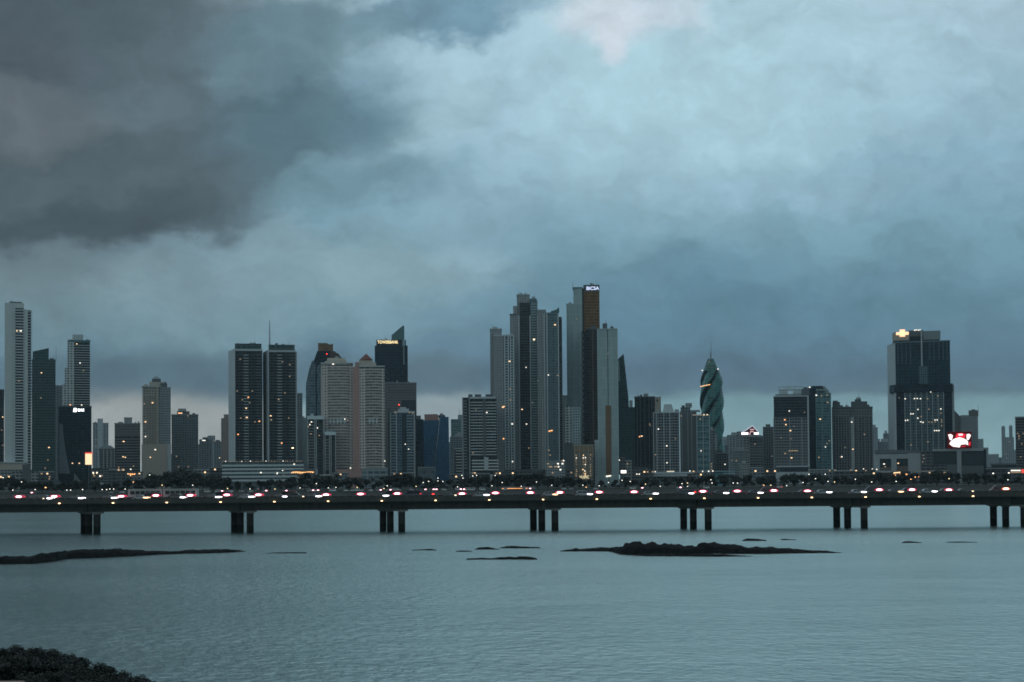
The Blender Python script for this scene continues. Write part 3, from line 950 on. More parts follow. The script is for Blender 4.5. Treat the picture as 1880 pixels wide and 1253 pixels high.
# ------------------------------------------------------------------ overgrown bank at the lower corner
sandm = plain('wet_sand', (0.055, 0.05, 0.042), 0.6, 0.4, 0.35, 0.25)
bk = MB()
NXB, NYB = 60, 40
for j in range(NYB + 1):
    Y = 70 + 34 * j / NYB
    for i in range(NXB + 1):
        X = -48 + 36 * i / NXB
        # shoreline runs from beyond the left edge towards the lower middle
        edge = 99.5 - 0.62 * max(0.0, X + 37) - 0.006 * max(0.0, X + 37) ** 2
        d = edge - Y
        z = -0.35 + 0.05 * d + 0.12 * mnoise.noise((X * 0.3, Y * 0.3, 1)) if d < 6 else -0.05 + (d - 6) * 0.11 + 0.2 * mnoise.noise((X * 0.3, Y * 0.3, 1))
        bk.v.append((X, Y, max(-0.8, z)))
for j in range(NYB):
    for i in range(NXB):
        a = j * (NXB + 1) + i
        bk.face([a, a + 1, a + NXB + 2, a + NXB + 1], sandm)
tag(bk.obj('shore', smooth=True), 'dark wet sand and rock bank at the lower corner', 'shore', kind='structure')


def shrub_meshes(seed, lm):
    rnd = random.Random(seed)
    lobes = [(0, 0, 0.9, 0.75)]
    for k in range(8):
        a = k * 2.4 + rnd.random()
        lobes.append((math.cos(a) * rnd.uniform(0.3, 0.85), math.sin(a) * rnd.uniform(0.3, 0.85), rnd.uniform(0.45, 1.35), rnd.uniform(0.35, 0.6)))
    cr = MB()
    leaf_cloud(cr, rnd, lobes, 3000, 0.085, lm)
    st = MB()
    for k in range(6):
        l = lobes[k]
        st.tube((0.1 * math.cos(k), 0.1 * math.sin(k), -0.3), (l[0] * 0.7, l[1] * 0.7, l[2]), 0.05, 0.02, barkm, 5)
    return st.mesh('stem'), cr.mesh('leaves')


SV = [shrub_meshes(31, leafs[0]), shrub_meshes(32, leafs[2]), shrub_meshes(33, leafs[0]), shrub_meshes(34, leafs[1])]
SH = [(-5, 1186), (17, 1184), (42, 1190), (64, 1187), (90, 1191), (116, 1197), (138, 1203), (154, 1217), (184, 1217),
      (204, 1230), (222, 1237), (240, 1240), (30, 1202), (55, 1206), (82, 1208), (108, 1212), (130, 1218), (152, 1230), (176, 1234), (75, 1230), (105, 1232), (135, 1238), (20, 1212),
      (60, 1244), (95, 1248), (125, 1250), (160, 1247), (190, 1243), (215, 1247), (250, 1245), (275, 1248), (262, 1243), (232, 1241), (292, 1249), (308, 1250), (325, 1251), (1, 1204)]
rs = random.Random(4)
shr = []
for i, (p, y) in enumerate(SH):
    Y = 93.5 - (y - 1186) * 0.17 + rs.uniform(-0.5, 0.5)
    top = at(p, y, Y)
    s = rs.uniform(0.8, 1.3) * (1.0 if y < 1235 else 0.8)
    o = thing('shrub', '', 'shrub', (top.x, Y, top.z - 1.72 * s), rs.random() * 6.28, 'dark shrubs covering the near bank')
    o.scale = (s, s, s)
    a, b = rs.choice(SV)
    link('stem', a, o)
    link('leaves', b, o)
    shr.append((p, o, y))
rows = {0: 'crest', 1: 'slope', 2: 'foot'}
gr = {}
for p, o, y in shr:
    top_y = interp([(-10, 1186), (60, 1188), (100, 1195), (145, 1210), (185, 1217), (205, 1230), (290, 1250)], max(-9, p))
    k = 0 if y - top_y < 6 else (1 if y < 1236 else 2)
    gr.setdefault(k, []).append((p, o))
for k, it in gr.items():
    for n, (p, o) in enumerate(sorted(it, key=lambda t: t[0])):
        o['label'] = '%s dark leafy shrub from the left on the near bank %s' % (ORD[n + 1], rows[k])
mp_ = MB()
pa, pb = at(-12, 1256, 75), at(33, 1256, 75)
mp_.box(pa.x - 3, pb.x, 72.5, 76.1, pa.z - 3.5, pa.z, plain('pink_paving', (0.22, 0.14, 0.115), 0.8, 0.3, 0.2, 0.8))
tag(mp_.obj('path'), 'pinkish paved path end at the lower left corner', 'path', kind='structure')

# ------------------------------------------------------------------ buildings
G0 = 4.0
WARM, WHITE, ORNG, REDL = (1.0, 0.66, 0.36), (1.0, 0.93, 0.8), (1.0, 0.42, 0.16), (1.0, 0.05, 0.04)
LIT = {'a': glow('lit_warm', WARM, 1.8), 'b': glow('lit_white', WHITE, 1.7), 'o': glow('lit_orange', ORNG, 2.3), 'r': glow('lit_red', REDL, 4.5),
       'd': glow('lit_dim', (1.0, 0.72, 0.45), 0.36), 'f': glow('lit_faint', (1.0, 0.85, 0.65), 0.2), 'B': glow('lit_bright', (1.0, 0.72, 0.42), 4.5)}
rb = random.Random(12)
BL = []


class B:
    def __init__(s, name, label, Y, x0, x1, top, cat='building', group=None):
        s.Y, s.xr, s.pr = Y, (x0 + x1) / 2, (top + 862) / 2
        p = at(s.xr, s.pr, Y)
        s.rx = p.x
        s.az = math.atan2(p.x, Y)          # the bay curves: each facade looks out across it
        s.ca, s.sa = math.cos(s.az), math.sin(s.az)
        s.root = thing(name, label, cat, (p.x, Y, G0), -s.az, group)
        s.H = s.Z(top)
        BL.append(s)

    def X(s, px):
        return s.P(px, 0.0)

    def P(s, px, d):
        T = at(px, s.pr, s.Y).x / s.Y
        return (T * (s.Y + d * s.ca) - s.rx - d * s.sa) / (s.ca + T * s.sa)

    def Z(s, py):
        return at(s.xr, py, s.Y).z - G0

    def box(s, name, x0, x1, yt, yb, mat, d0=0, d1=28, parent=None):
        return MB().box(s.X(x0), s.X(x1), d0, d1, 0 if yb is None else s.Z(yb), s.Z(yt), mat).obj(name, parent or s.root)

    def prism(s, name, plan, yt, yb, mat, top=None, parent=None):
        """plan: (px, depth) counter-clockwise from above, front edge first left to right"""
        PX = s.P
        pl = [(PX(x, d), d) for x, d in plan]
        tp = [(PX(x, d), d) for x, d in top] if top else None
        zt = [s.Z(y) for y in yt] if isinstance(yt, (list, tuple)) else s.Z(yt)
        return MB().prism(pl, 0 if yb is None else s.Z(yb), zt, mat, tp).obj(name, parent or s.root)

    def slab(s, name, pts, d0, d1, mat, parent=None):
        """front outline in pixels, counter-clockwise, given real thickness d0..d1"""
        mb = MB()
        n = len(pts)
        mb.v = [(s.X(x), d0, s.Z(y)) for x, y in pts] + [(s.X(x), d1, s.Z(y)) for x, y in pts]
        mb.face(list(range(n)), mat)
        mb.face([n + i for i in range(n)][::-1], mat)
        for i in range(n):
            j = (i + 1) % n
            mb.face([i, n + i, n + j, j], mat)
        return mb.obj(name, parent or s.root)

    def fl(s, x0, x1, yt, yb, mat, fh=3.4, frac=0.3, out=1.3, name='balcony', d=0.0, parent=None):
        """one object per storey, sharing one mesh: slab edge with its parapet"""
        a, b = s.X(x0), s.X(x1)
        z, z1 = s.Z(yb), s.Z(yt)
        me = MB().box(a, b, d - out, d - 0.02, 0, fh * frac, mat).mesh(name)
        k = 0
        while z + fh * frac < z1 and k < 95:
            link(name, me, parent or s.root, (0, 0, z))
            z += fh
            k += 1

    def fin(s, xs, yt, yb, mat, w=0.8, out=0.8, name='pilaster', d=0.0):
        me = MB().box(-w / 2, w / 2, d - out, d - 0.03, 0, s.Z(yt) - (0 if yb is None else s.Z(yb)), mat).mesh(name)
        for x in xs:
            link(name, me, s.root, (s.X(x), 0, 0 if yb is None else s.Z(yb)))

    def lit(s, pts, d=-1.5, w=1.5, h=1.15):
        for p in pts:
            px, py = p[0], p[1]
            c = p[2] if len(p) > 2 else 'a'
            k = p[3] if len(p) > 3 else 1.0
            MB().box(-w * k / 2, w * k / 2, d - 0.1, d + 0.3, -h / 2, h / 2, LIT[c]).obj('lit_window', s.root, (s.X(px), 0, s.Z(py)))

    def rlit(s, n, x0, x1, yt, yb, d=-0.2, cs='dff'):
        for _ in range(n):
            z = s.Z(rb.uniform(yt, yb))
            z = round(z / 3.4) * 3.4 + 1.9
            MB().box(-0.9, 0.9, d - 0.08, d + 0.3, -0.75, 0.75, LIT[rb.choice(cs)]).obj('lit_window', s.root, (s.X(rb.uniform(x0, x1)), 0, z))

    def mast(s, px, yt, yb, r=0.35, d=8, name='mast'):
        return MB().tube((s.X(px), d, s.Z(yb)), (s.X(px), d, s.Z(yt)), r, r * 0.4, steel, 6).obj(name, s.root)

    def text(s, body, x0, x1, yc, hpx, mat, d=-0.6, name='lettering', parent=None):
        cu = D.curves.new(name, 'FONT')
        cu.body = body
        cu.size = 1.0
        cu.extrude = 0.1
        cu.offset = 0.012
        cu.align_x = 'CENTER'
        cu.align_y = 'CENTER'
        cu.materials.append(mat)
        o = link(name, cu, parent or s.root, (s.X((x0 + x1) / 2), d, s.Z(yc)))
        o.rotation_euler = (math.pi / 2, 0, 0)
        bpy.context.view_layer.update()
        w = max(0.1, o.dimensions.x)
        hh = max(0.1, o.dimensions.y)
        me = D.meshes.new_from_object(o.evaluated_get(bpy.context.evaluated_depsgraph_get()))
        me.name = name
        D.objects.remove(o)
        o = link(name, me, parent or s.root, (s.X((x0 + x1) / 2), d, s.Z(yc)))
        o.rotation_euler = (math.pi / 2, 0, 0)
        o.scale = ((s.X(x1) - s.X(x0)) / w, (s.Z(yc - hpx / 2) - s.Z(yc + hpx / 2)) / hh, 1)
        return o


WHT = (0.50, 0.51, 0.485)
GRY = (0.30, 0.31, 0.31)
LGR = (0.42, 0.44, 0.44)
white = plain('white_render', WHT, 0.7, 0.3, 0.1)
lgrey = plain('light_grey_render', LGR, 0.7, 0.3, 0.12)
grey = plain('grey_render', GRY, 0.75, 0.3, 0.15)
dgrey = plain('dark_grey_render', (0.11, 0.12, 0.125), 0.75, 0.3, 0.15)
beige = plain('beige_render', (0.40, 0.33, 0.275), 0.75, 0.3, 0.15)
pink = plain('pink_render', (0.40, 0.235, 0.205), 0.75, 0.3, 0.12)
redroof = plain('red_roof', (0.16, 0.055, 0.045), 0.8, 0.2, 0.15)
bronze = plain('bronze_glass', (0.20, 0.105, 0.045), 0.25, 0.6, 0.12, 0.1)
dglass = plain('dark_glass', (0.016, 0.028, 0.034), 0.12, 0.6, 0.1)
tglass = plain('teal_fin_glass', (0.05, 0.13, 0.13), 0.12, 0.7, 0.1)

f_white = facade('facade_white', WHT, (0.05, 0.07, 0.075), 3.4, 4.2, (0.3, 0.85), (0.2, 0.8))
f_whiteband = facade('facade_white_band', (0.46, 0.47, 0.45), (0.035, 0.05, 0.055), 3.4, 5.0, (0.36, 0.98), (0.04, 0.96))
f_darkapt = facade('facade_dark_apartment', (0.05, 0.06, 0.064), (0.009, 0.015, 0.018), 3.4, 3.6, (0.22, 0.97), (0.08, 0.92), curtain=0.2)
f_green = facade('facade_green_glass', (0.07, 0.12, 0.115), (0.018, 0.05, 0.05), 3.5, 2.8, (0.26, 0.98), (0.05, 0.95), 0.1, 0.08)
f_teal = facade('facade_teal_glass', (0.16, 0.25, 0.26), (0.06, 0.13, 0.14), 3.5, 3.4, (0.2, 0.97), (0.06, 0.94), 0.1, 0.15)
f_navy = facade('facade_navy_glass', (0.012, 0.028, 0.038), (0.006, 0.017, 0.028), 3.8, 2.4, (0.1, 0.97), (0.05, 0.95), 0.1, 0.02)
f_blue = facade('facade_blue_glass', (0.05, 0.115, 0.19), (0.042, 0.115, 0.2), 3.8, 2.6, (0.12, 0.97), (0.05, 0.95), 0.1, 0.0, gvar=0.35)
f_grid = facade('facade_grid', (0.22, 0.24, 0.245), (0.03, 0.042, 0.05), 3.3, 3.0, (0.3, 0.95), (0.16, 0.84), curtain=0.22)
f_gridd = facade('facade_grid_dark', (0.14, 0.15, 0.16), (0.02, 0.028, 0.036), 3.3, 3.2, (0.3, 0.95), (0.18, 0.82), curtain=0.2)
f_grid2 = facade('facade_grid_fine', (0.27, 0.29, 0.29), (0.05, 0.065, 0.07), 3.2, 2.6, (0.32, 0.85), (0.25, 0.8), curtain=0.25)
f_beige = facade('facade_beige', (0.38, 0.325, 0.275), (0.05, 0.06, 0.06), 3.3, 3.4, (0.32, 0.85), (0.22, 0.78), curtain=0.25)
f_pink = facade('facade_pink_bands', (0.55, 0.455, 0.41), (0.075, 0.085, 0.085), 3.4, 3.6, (0.42, 0.92), (0.03, 0.97), curtain=0.25)
f_pinksq = facade('facade_pink_square', (0.55, 0.455, 0.41), (0.05, 0.06, 0.065), 3.4, 3.1, (0.32, 0.8), (0.28, 0.76), curtain=0.1)
f_brown = facade('facade_brown_bands', (0.12, 0.11, 0.105), (0.022, 0.026, 0.03), 3.6, 4.0, (0.35, 0.95), (0.03, 0.97), curtain=0.1)
f_greybr = facade('facade_grey_brown', (0.17, 0.155, 0.15), (0.085, 0.085, 0.085), 3.6, 2.2, (0.35, 0.8), (0.2, 0.8), curtain=0.1)
f_bronze = facade('facade_bronze', (0.23, 0.125, 0.055), (0.13, 0.065, 0.028), 3.8, 2.2, (0.22, 0.98), (0.06, 0.94), 0.2, 0.08)
f_panel = facade('facade_pale_panel', (0.36, 0.43, 0.42), (0.30, 0.37, 0.365), 11.5, 3.2, (0.06, 0.97), (0.03, 0.97), 0.4, 0.0, gvar=0.16)
f_cluster = facade('facade_cluster', (0.20, 0.225, 0.23), (0.035, 0.055, 0.063), 3.3, 3.4, (0.25, 0.95), (0.2, 0.8), curtain=0.35)
f_clusterg = facade('facade_cluster_grey', (0.27, 0.275, 0.275), (0.16, 0.17, 0.17), 3.3, 3.0, (0.35, 0.8), (0.3, 0.7), curtain=0.1)
f_clustert = facade('facade_cluster_teal', (0.16, 0.215, 0.225), (0.05, 0.10, 0.115), 3.3, 2.6, (0.25, 0.95), (0.1, 0.9), curtain=0.3)
f_sail = facade('facade_sail', (0.03, 0.06, 0.065), (0.018, 0.045, 0.05), 3.8, 2.2, (0.1, 0.97), (0.06, 0.94), 0.1, 0.02)
f_far = facade('facade_far', (0.30, 0.32, 0.33), (0.10, 0.12, 0.13), 3.4, 4.5, (0.32, 0.85), (0.2, 0.8), curtain=0.2)  # far facades: paler, low-contrast tones put distance haze into the colour
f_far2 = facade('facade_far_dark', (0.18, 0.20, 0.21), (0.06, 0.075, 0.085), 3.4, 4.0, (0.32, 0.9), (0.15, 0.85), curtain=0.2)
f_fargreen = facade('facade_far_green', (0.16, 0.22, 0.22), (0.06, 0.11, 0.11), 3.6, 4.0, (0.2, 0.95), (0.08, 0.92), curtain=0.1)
f_office = facade('facade_lit_office', (0.21, 0.185, 0.15), (0.07, 0.06, 0.05), 3.7, 2.4, (0.4, 0.9), (0.1, 0.9), curtain=0.4)
f_striped = facade('facade_glass_strip', (0.12, 0.18, 0.20), (0.02, 0.04, 0.05), 3.7, 4.4, (0.12, 0.97), (0.14, 0.97), 0.1, 0.05)
f_low = facade('facade_low', (0.24, 0.24, 0.23), (0.04, 0.05, 0.055), 3.6, 4.0, (0.3, 0.8), (0.15, 0.85), curtain=0.2)
f_lowd = facade('facade_low_dark', (0.10, 0.105, 0.105), (0.03, 0.035, 0.04), 3.6, 5.0, (0.3, 0.8), (0.1, 0.9), curtain=0.2)
f_orangebr = facade('facade_orange_crown', (0.22, 0.13, 0.07), (0.13, 0.075, 0.04), 4.0, 3.0, (0.1, 0.9), (0.1, 0.9), 0.3, 0.05)
f_pinkgrey = facade('facade_pinkish', (0.33, 0.245, 0.215), (0.12, 0.1, 0.095), 3.4, 3.4, (0.35, 0.8), (0.25, 0.75), curtain=0.1)

# --- far left group
b = B('apartment_tower', 'dark glass tower cut by the left edge of the city', 1950, -30, 7.5, 715)
b.box('tower_wall', -30, 7.5, 715, None, f_darkapt)
b.lit([(5, 766), (3, 790, 'd'), (5, 818, 'd')])

b = B('apartment_tower', 'tall white tower with a dark balcony slot, first tower from the left edge', 1750, 8, 60, 557)
b.box('tower_wall', 8.5, 44, 557, None, white, 0, 30)
b.box('balcony_recess', 28, 43, 566, 850, dglass, -0.05, 0.6)
b.fl(28, 43, 566, 850, white, 3.4, 0.33, 0.9)
b.box('side_wing', 44.02, 51, 568, None, white, 1, 30)
b.box('tower_wall', 51.02, 57, 569, None, f_darkapt, 3, 32)
b.fl(51.2, 59.5, 570, 852, lgrey, 3.4, 0.3, 2.0, d=3)
b.fl(21, 28, 570, 850, lgrey, 3.4, 0.22, 0.5)
b.box('plant_room', 17, 40, 553.5, 557, dgrey, 6, 20)
b.lit([(38, 608, 'b', 1.6), (31, 608, 'a'), (35, 700, 'd')], -1.1)
b.box('podium', -6, 50, 851, None, beige, -16, -0.2)
b.box('podium', -6, 58, 863, None, f_low, -26, -16.1)
b.box('roof_slab', -6, 52, 849, 850.8, lgrey, -17, -0.2)

b = B('glass_tower', 'green glass tower with a slanting top between two white towers', 1850, 58, 103, 640)
b.box('tower_wall', 58, 102, 660, None, f_green, 0, 30)
b.slab('sloped_crown', [(60, 659.9), (89.5, 659.9), (89.5, 639), (60, 646)], 1, 12, f_green)
b.fl(58, 102, 662, 862, dgrey, 3.5, 0.16, 0.5, 'floor_slab')
b.mast(103, 636, 663, 0.3)
b.lit([(76, 685, 'a'), (75, 731, 'd'), (90, 822, 'a', 1.3), (88, 845, 'd'), (83, 860, 'd')], -0.7)

b = B('glass_tower', 'narrow dark slab behind the green glass tower', 2200, 103, 114, 708)
b.box('tower_wall', 102, 114.5, 708, None, f_far2)

b = B('apartment_tower', 'stepped white balcony tower rising behind the dark signed building', 2000, 113, 167, 613)
b.box('tower_wall', 127, 165, 625, None, f_darkapt, 0, 30)
b.box('side_wall', 124, 136.5, 624, None, f_white, -1.5, 20)
b.box('side_wall', 119, 124, 676, None, f_white, -1, 20)
b.box('side_wall', 114, 119, 706, None, f_white, -0.5, 20)
b.fl(137, 166, 632, 748, lgrey, 3.4, 0.26, 1.4)
b.box('roof_crown', 133, 153, 614, 625, lgrey, 5, 20)
b.box('roof_slab', 127, 166, 624.8, 629, tglass, -1.6, -0.05)
b.lit([(141, 632, 'a'), (147, 667, 'b'), (153, 681, 'd'), (129, 744, 'o')], -1.7)

b = B('office_tower', 'dark office tower with a white lit sign above a curving pale sail wall', 1880, 104, 168, 746)
b.box('tower_wall', 107.5, 168, 748, None, f_navy, 0, 34)
b.box('roof_slab', 107, 168.4, 745.5, 747.9, dgrey, -0.4, 34)
sg = b.text('BMC', 143, 154.5, 753.5, 4.6, glow('sign_white', (0.95, 0.97, 1.0), 4.5), -0.8)
lg = MB()
for k in range(3):
    lg.box(b.X(134.5 + k * 0.4), b.X(140.5), -0.9, -0.5, b.Z(756.4 - k * 2.6), b.Z(754.8 - k * 2.4), glow('sign_white', (0.95, 0.97, 1.0), 4.5))
lg.obj('logo', b.root)
sail = [(108.8, 870), (128.5, 870), (122.5, 838), (117.5, 808), (114.8, 780), (109, 778)]
b.slab('sail_wall', sail, -7, -3, plain('sail_grey', (0.16, 0.18, 0.195), 0.5, 0.4, 0.1))
b.lit([(133, 851, 'a'), (145.5, 851, 'a'), (150, 744, 'b')], -0.5)
b = B('billboard', 'bright cream lit billboard with a red top on the dark signed building', 1840, 156, 170, 832, 'billboard')
b.box('screen', 156.5, 169, 833.5, 853.5, glow('billboard_cream', (1.0, 0.74, 0.45), 1.25), -1, -0.4)
b.box('screen_header', 156, 170, 831, 833.4, glow('billboard_red', (1.0, 0.08, 0.06), 1.0), -1, -0.4)
b.box('post', 162, 164, 853.5, None, dgrey, -0.4, 0.4)
b.box('backing', 156, 170, 831, 853.5, dgrey, -0.39, 0.3)

b = B('sports_canopy', 'pale sloping canopy roof on the shore below the billboard', 1420, 170, 197, 883, 'canopy')
b.slab('roof', [(172, 884.5), (173, 882.6), (183, 885), (196, 890), (195, 895), (188, 892)], 0, 12, lgrey)
b.fin([176, 194], 889, None, grey, 0.5, 0.5, 'post', 2)
b = B('sports_canopy', 'grey tented canopy wall below the curving sail wall', 1440, 108, 158, 868, 'canopy')
b.slab('roof', [(136, 888.5), (152, 888.5), (136, 869)], 0, 10, plain('canopy_grey', (0.13, 0.15, 0.16), 0.6, 0.3, 0.1))
b.slab('roof', [(98, 889), (116, 889), (100, 878)], 0, 10, plain('canopy_grey2', (0.08, 0.1, 0.11), 0.6, 0.3, 0.1))

b = B('apartment_tower', 'small pale tower with a raised lift core beyond the billboard', 2500, 170, 200, 769)
b.box('tower_wall', 170.5, 199, 778, None, f_far)
b.box('lift_core', 179, 189, 769, None, lgrey, -1, 12)
b.box('roof_slab', 170, 199.5, 776.8, 777.9, f_far2, -0.3, 28)
b.lit([(176.5, 808, 'd'), (176.5, 820, 'd')], -0.4)
b = B('apartment_block', 'low white columned block with a hipped roof left of the brown block', 2100, 180, 212, 819)
b.box('tower_wall', 181, 211, 825, None, f_low)
b.fin([182, 190, 197, 204, 210], 826, 860, lgrey, 1.6, 1.0)
b.prism('roof', [(180, -1), (212, -1), (212, 26), (180, 26)], 818, 824.9, dgrey, [(190, 8), (203, 8), (203, 18), (190, 18)])

b = B('office_block', 'brown banded office block with a square roof tank', 1900, 210, 258, 767)
b.box('tower_wall', 210.5, 257.5, 801, None, f_brown, 0, 30)
b.box('upper_storeys', 210.5, 257.5, 779, 800.9, f_greybr, 0, 30)
b.box('roof_slab', 210, 258, 777, 778.9, grey, -0.5, 30)
b.box('roof_tank', 228, 242.5, 768, 776.9, grey, 4, 16)
b.box('roof_tank_cap', 227.3, 243.2, 766.5, 767.9, grey, 3.5, 16.5)
b.fl(212, 256, 802, 868, grey, 3.6, 0.14, 0.5, 'floor_slab')
b.lit([(227, 811, 'a', 1.5), (226, 839, 'a', 1.2), (230, 840, 'a'), (218, 858, 'd'), (245, 856, 'd')], -0.7)

b = B('apartment_tower', 'beige apartment tower with a small domed rooftop lantern', 1900, 261, 314, 690)
b.box('tower_wall', 261.5, 291, 711, 816, f_beige, 0, 30)
b.box('tower_wall', 291.02, 313.5, 711, 816, f_grid2, 1.2, 30)
b.box('tower_base', 260, 306, 816.02, None, beige, -1.5, 30)
b.box('tower_base', 306.02, 314, 816.02, None, lgrey, 0, 30)
b.box('roof_slab', 260.5, 296, 709, 710.9, lgrey, -1, 31)
b.box('penthouse', 264, 272, 706, 708.9, beige, 3, 12)
b.box('penthouse', 294, 307, 704, 710.9, dgrey, 2, 14)
b.box('penthouse', 274, 302, 701, 708.9, beige, 8, 24)
b.box('lantern', 279, 295.5, 695, 700.9, dgrey, 9, 22)
b.slab('dome', [(280, 694.9), (294, 694.9), (292, 692.5), (288, 690.6), (285, 690.6), (282, 692.5)], 10, 20, lgrey)
b.fl(268, 288, 724, 812, beige, 3.3, 0.25, 1.0)
b.box('corner_pier', 288, 291, 711, 816, beige, -1.1, -0.03)
b.lit([(280, 740, 'a', 1.3), (267, 775, 'a', 1.3), (267, 802, 'b'), (285, 826, 'b', 1.3), (276, 840, 'a'), (265, 742, 'd')], -1.8)

b = B('apartment_tower', 'grey apartment tower with a lit orange rooftop strip', 1980, 314, 364, 750)
b.box('tower_wall', 315, 364, 763, None, f_grid, 0, 30)
b.box('roof_slab', 314.5, 364.5, 761, 762.9, grey, -0.6, 30.5)
b.box('penthouse', 325, 348, 755, 760.9, dgrey, 6, 20)
b.box('penthouse', 327, 342, 750, 754.9, grey, 8, 18)
b.fl(318, 334, 768, 868, grey, 3.3, 0.24, 1.0)
b.fl(342, 360, 768, 868, grey, 3.3, 0.24, 1.0)
b.lit([(329, 759, 'o', 1.8), (333, 759, 'a', 1.5), (345, 764, 'd'), (324, 838, 'd')], -1.3)

b = B('apartment_block', 'greenish block with a white lit roof edge left of the twin dark towers', 2300, 366, 392, 800)
b.box('tower_wall', 366, 389, 807, None, f_far2)
b.box('roof_crown', 372, 381, 803, 806.9, dgrey, 4, 14)
b.lit([(373, 809, 'b', 1.8), (376, 809, 'b', 1.5)], -0.3)
b = B('apartment_block', 'small far block with a flat pale roof box left of the twin dark towers', 3000, 380, 396, 800)
b.box('tower_wall', 381, 395, 800, None, f_far)
b = B('apartment_block', 'small far block with rooftop clutter between the pale box and the pinkish tower', 2800, 392, 410, 808)
b.box('tower_wall', 393, 409, 811, None, f_far2)
b.box('roof_tank', 396, 404, 808, 810.9, dgrey, 4, 10)
b.lit([(393, 810, 'd')], -0.3)
b = B('apartment_tower', 'pinkish tower half hidden behind the first twin dark tower', 2250, 405, 425, 761)
b.box('tower_wall', 406, 424, 768, None, f_pinkgrey)
b.box('penthouse', 411, 424, 761, 767.9, f_pinkgrey, 3, 20)
b.lit([(403, 841, 'a')], -0.3)

# --- twin dark towers and podium
for lab, xs, xw, xe, top, cr, lits in (
        ('dark balcony tower with a white side wall, left of the twin pair', 419.5, 431, 482, 641, 631, [(456, 730, 'o'), (452, 750, 'a'), (453, 767, 'a', 1.4), (476, 774, 'o'), (468, 775, 'd'), (437, 798, 'o'), (442, 768, 'd')]),
        ('dark balcony tower with a white side wall, right of the twin pair', 483, 493, 543, 643, 633, [(497, 764, 'a', 1.3), (523, 722, 'd'), (517, 814, 'o'), (537, 823, 'B', 1.3), (530, 768, 'd')])):
    b = B('twin_tower', lab, 1700, xs, xe, cr, group='twin dark balcony towers')
    b.prism('side_wall', [(xs, 34), (xw, -1.6), (xw + 1, -1.6), (xw + 1, 34)], top, None, lgrey)
    b.prism('tower_wall', [(xw + 1.02, 0), (xe, 0), (xe - 1.5, 34), (xw + 1.02, 34)], top + 4, None, f_darkapt)
    b.prism('roof_slab', [(xw + 1.02, -1.8), (xe + 0.5, -1.8), (xe - 1.5, 34), (xw + 1.02, 34)], top + 0.5, top + 3.9, lgrey)
    b.box('crown', xw + 0.5, xe - 1.5, cr, top + 0.4, facade('facade_crown', (0.07, 0.11, 0.11), (0.03, 0.06, 0.06), 4, 3, (0.1, 0.9), (0.08, 0.92)), 1, 28)
    w = xe - xw
    dk = plain('balcony_dark', (0.055, 0.065, 0.07), 0.6, 0.4, 0.2)
    for a, e, m in ((0.03, 0.3, dk), (0.32, 0.5, lgrey), (0.52, 0.74, dk), (0.76, 0.99, plain('balcony_mid', (0.13, 0.145, 0.15), 0.6, 0.4, 0.2))):
        b.fl(xw + w * a, xw + w * e, top + 6, 845, m, 3.4, 0.25 if m is not lgrey else 0.22, 1.5)
    if xe > 500:
        b.box('corner_pier', xe + 0.02, xe + 2.8, top + 3, None, white, 2, 30)
    b.lit(lits, -1.75)
    b.rlit(5, xw + 4, xe - 3, 660, 830, -1.55)
    if xe < 500:
        b.mast(496, 583, 634, 0.5, 20, 'mast')
        lat = MB()
        for k in range(26):
            y = 586 + k * 1.85
            hw = 0.4 + k * 0.055
            lat.tube((b.X(496) - hw, 20, b.Z(y)), (b.X(496) + hw, 20.4, b.Z(y + 1.8)), 0.12, 0.12, steel, 4)
            lat.tube((b.X(496) + hw, 20, b.Z(y)), (b.X(496) - hw, 20.4, b.Z(y + 1.8)), 0.12, 0.12, steel, 4)
        lat.obj('mast_lattice', b.root)
b = B('parking_podium', 'long white banded parking podium under the twin dark towers', 1640, 407, 560, 846, 'podium')
f_pod = facade('facade_podium', (0.16, 0.19, 0.19), (0.05, 0.07, 0.075), 4.2, 6.0, (0.0, 0.9), (0.05, 0.95), 0.5, 0.2)
b.box('deck_wall', 408, 557, 848.5, None, f_pod, 0, 50)
b.fl(407.5, 558, 850, 884, plain('podium_white', (0.52, 0.56, 0.55), 0.7, 0.3, 0.1), 4.2, 0.5, 0.7, 'parking_deck')
for k in range(30):
    b.lit([(410 + k * 4.95 + rb.uniform(-1, 1), 847.2 + rb.uniform(-.4, .6), rb.choice('dbdff'), 0.6)], 1.0)
b.box('roof_slab', 407, 558.5, 847.8, 848.4, lgrey, -0.9, 50)
b.lit([(479, 868, 'b'), (509, 869, 'b', .8), (540, 853, 'b'), (520, 864, 'f'), (520, 873, 'f')], -1.2)

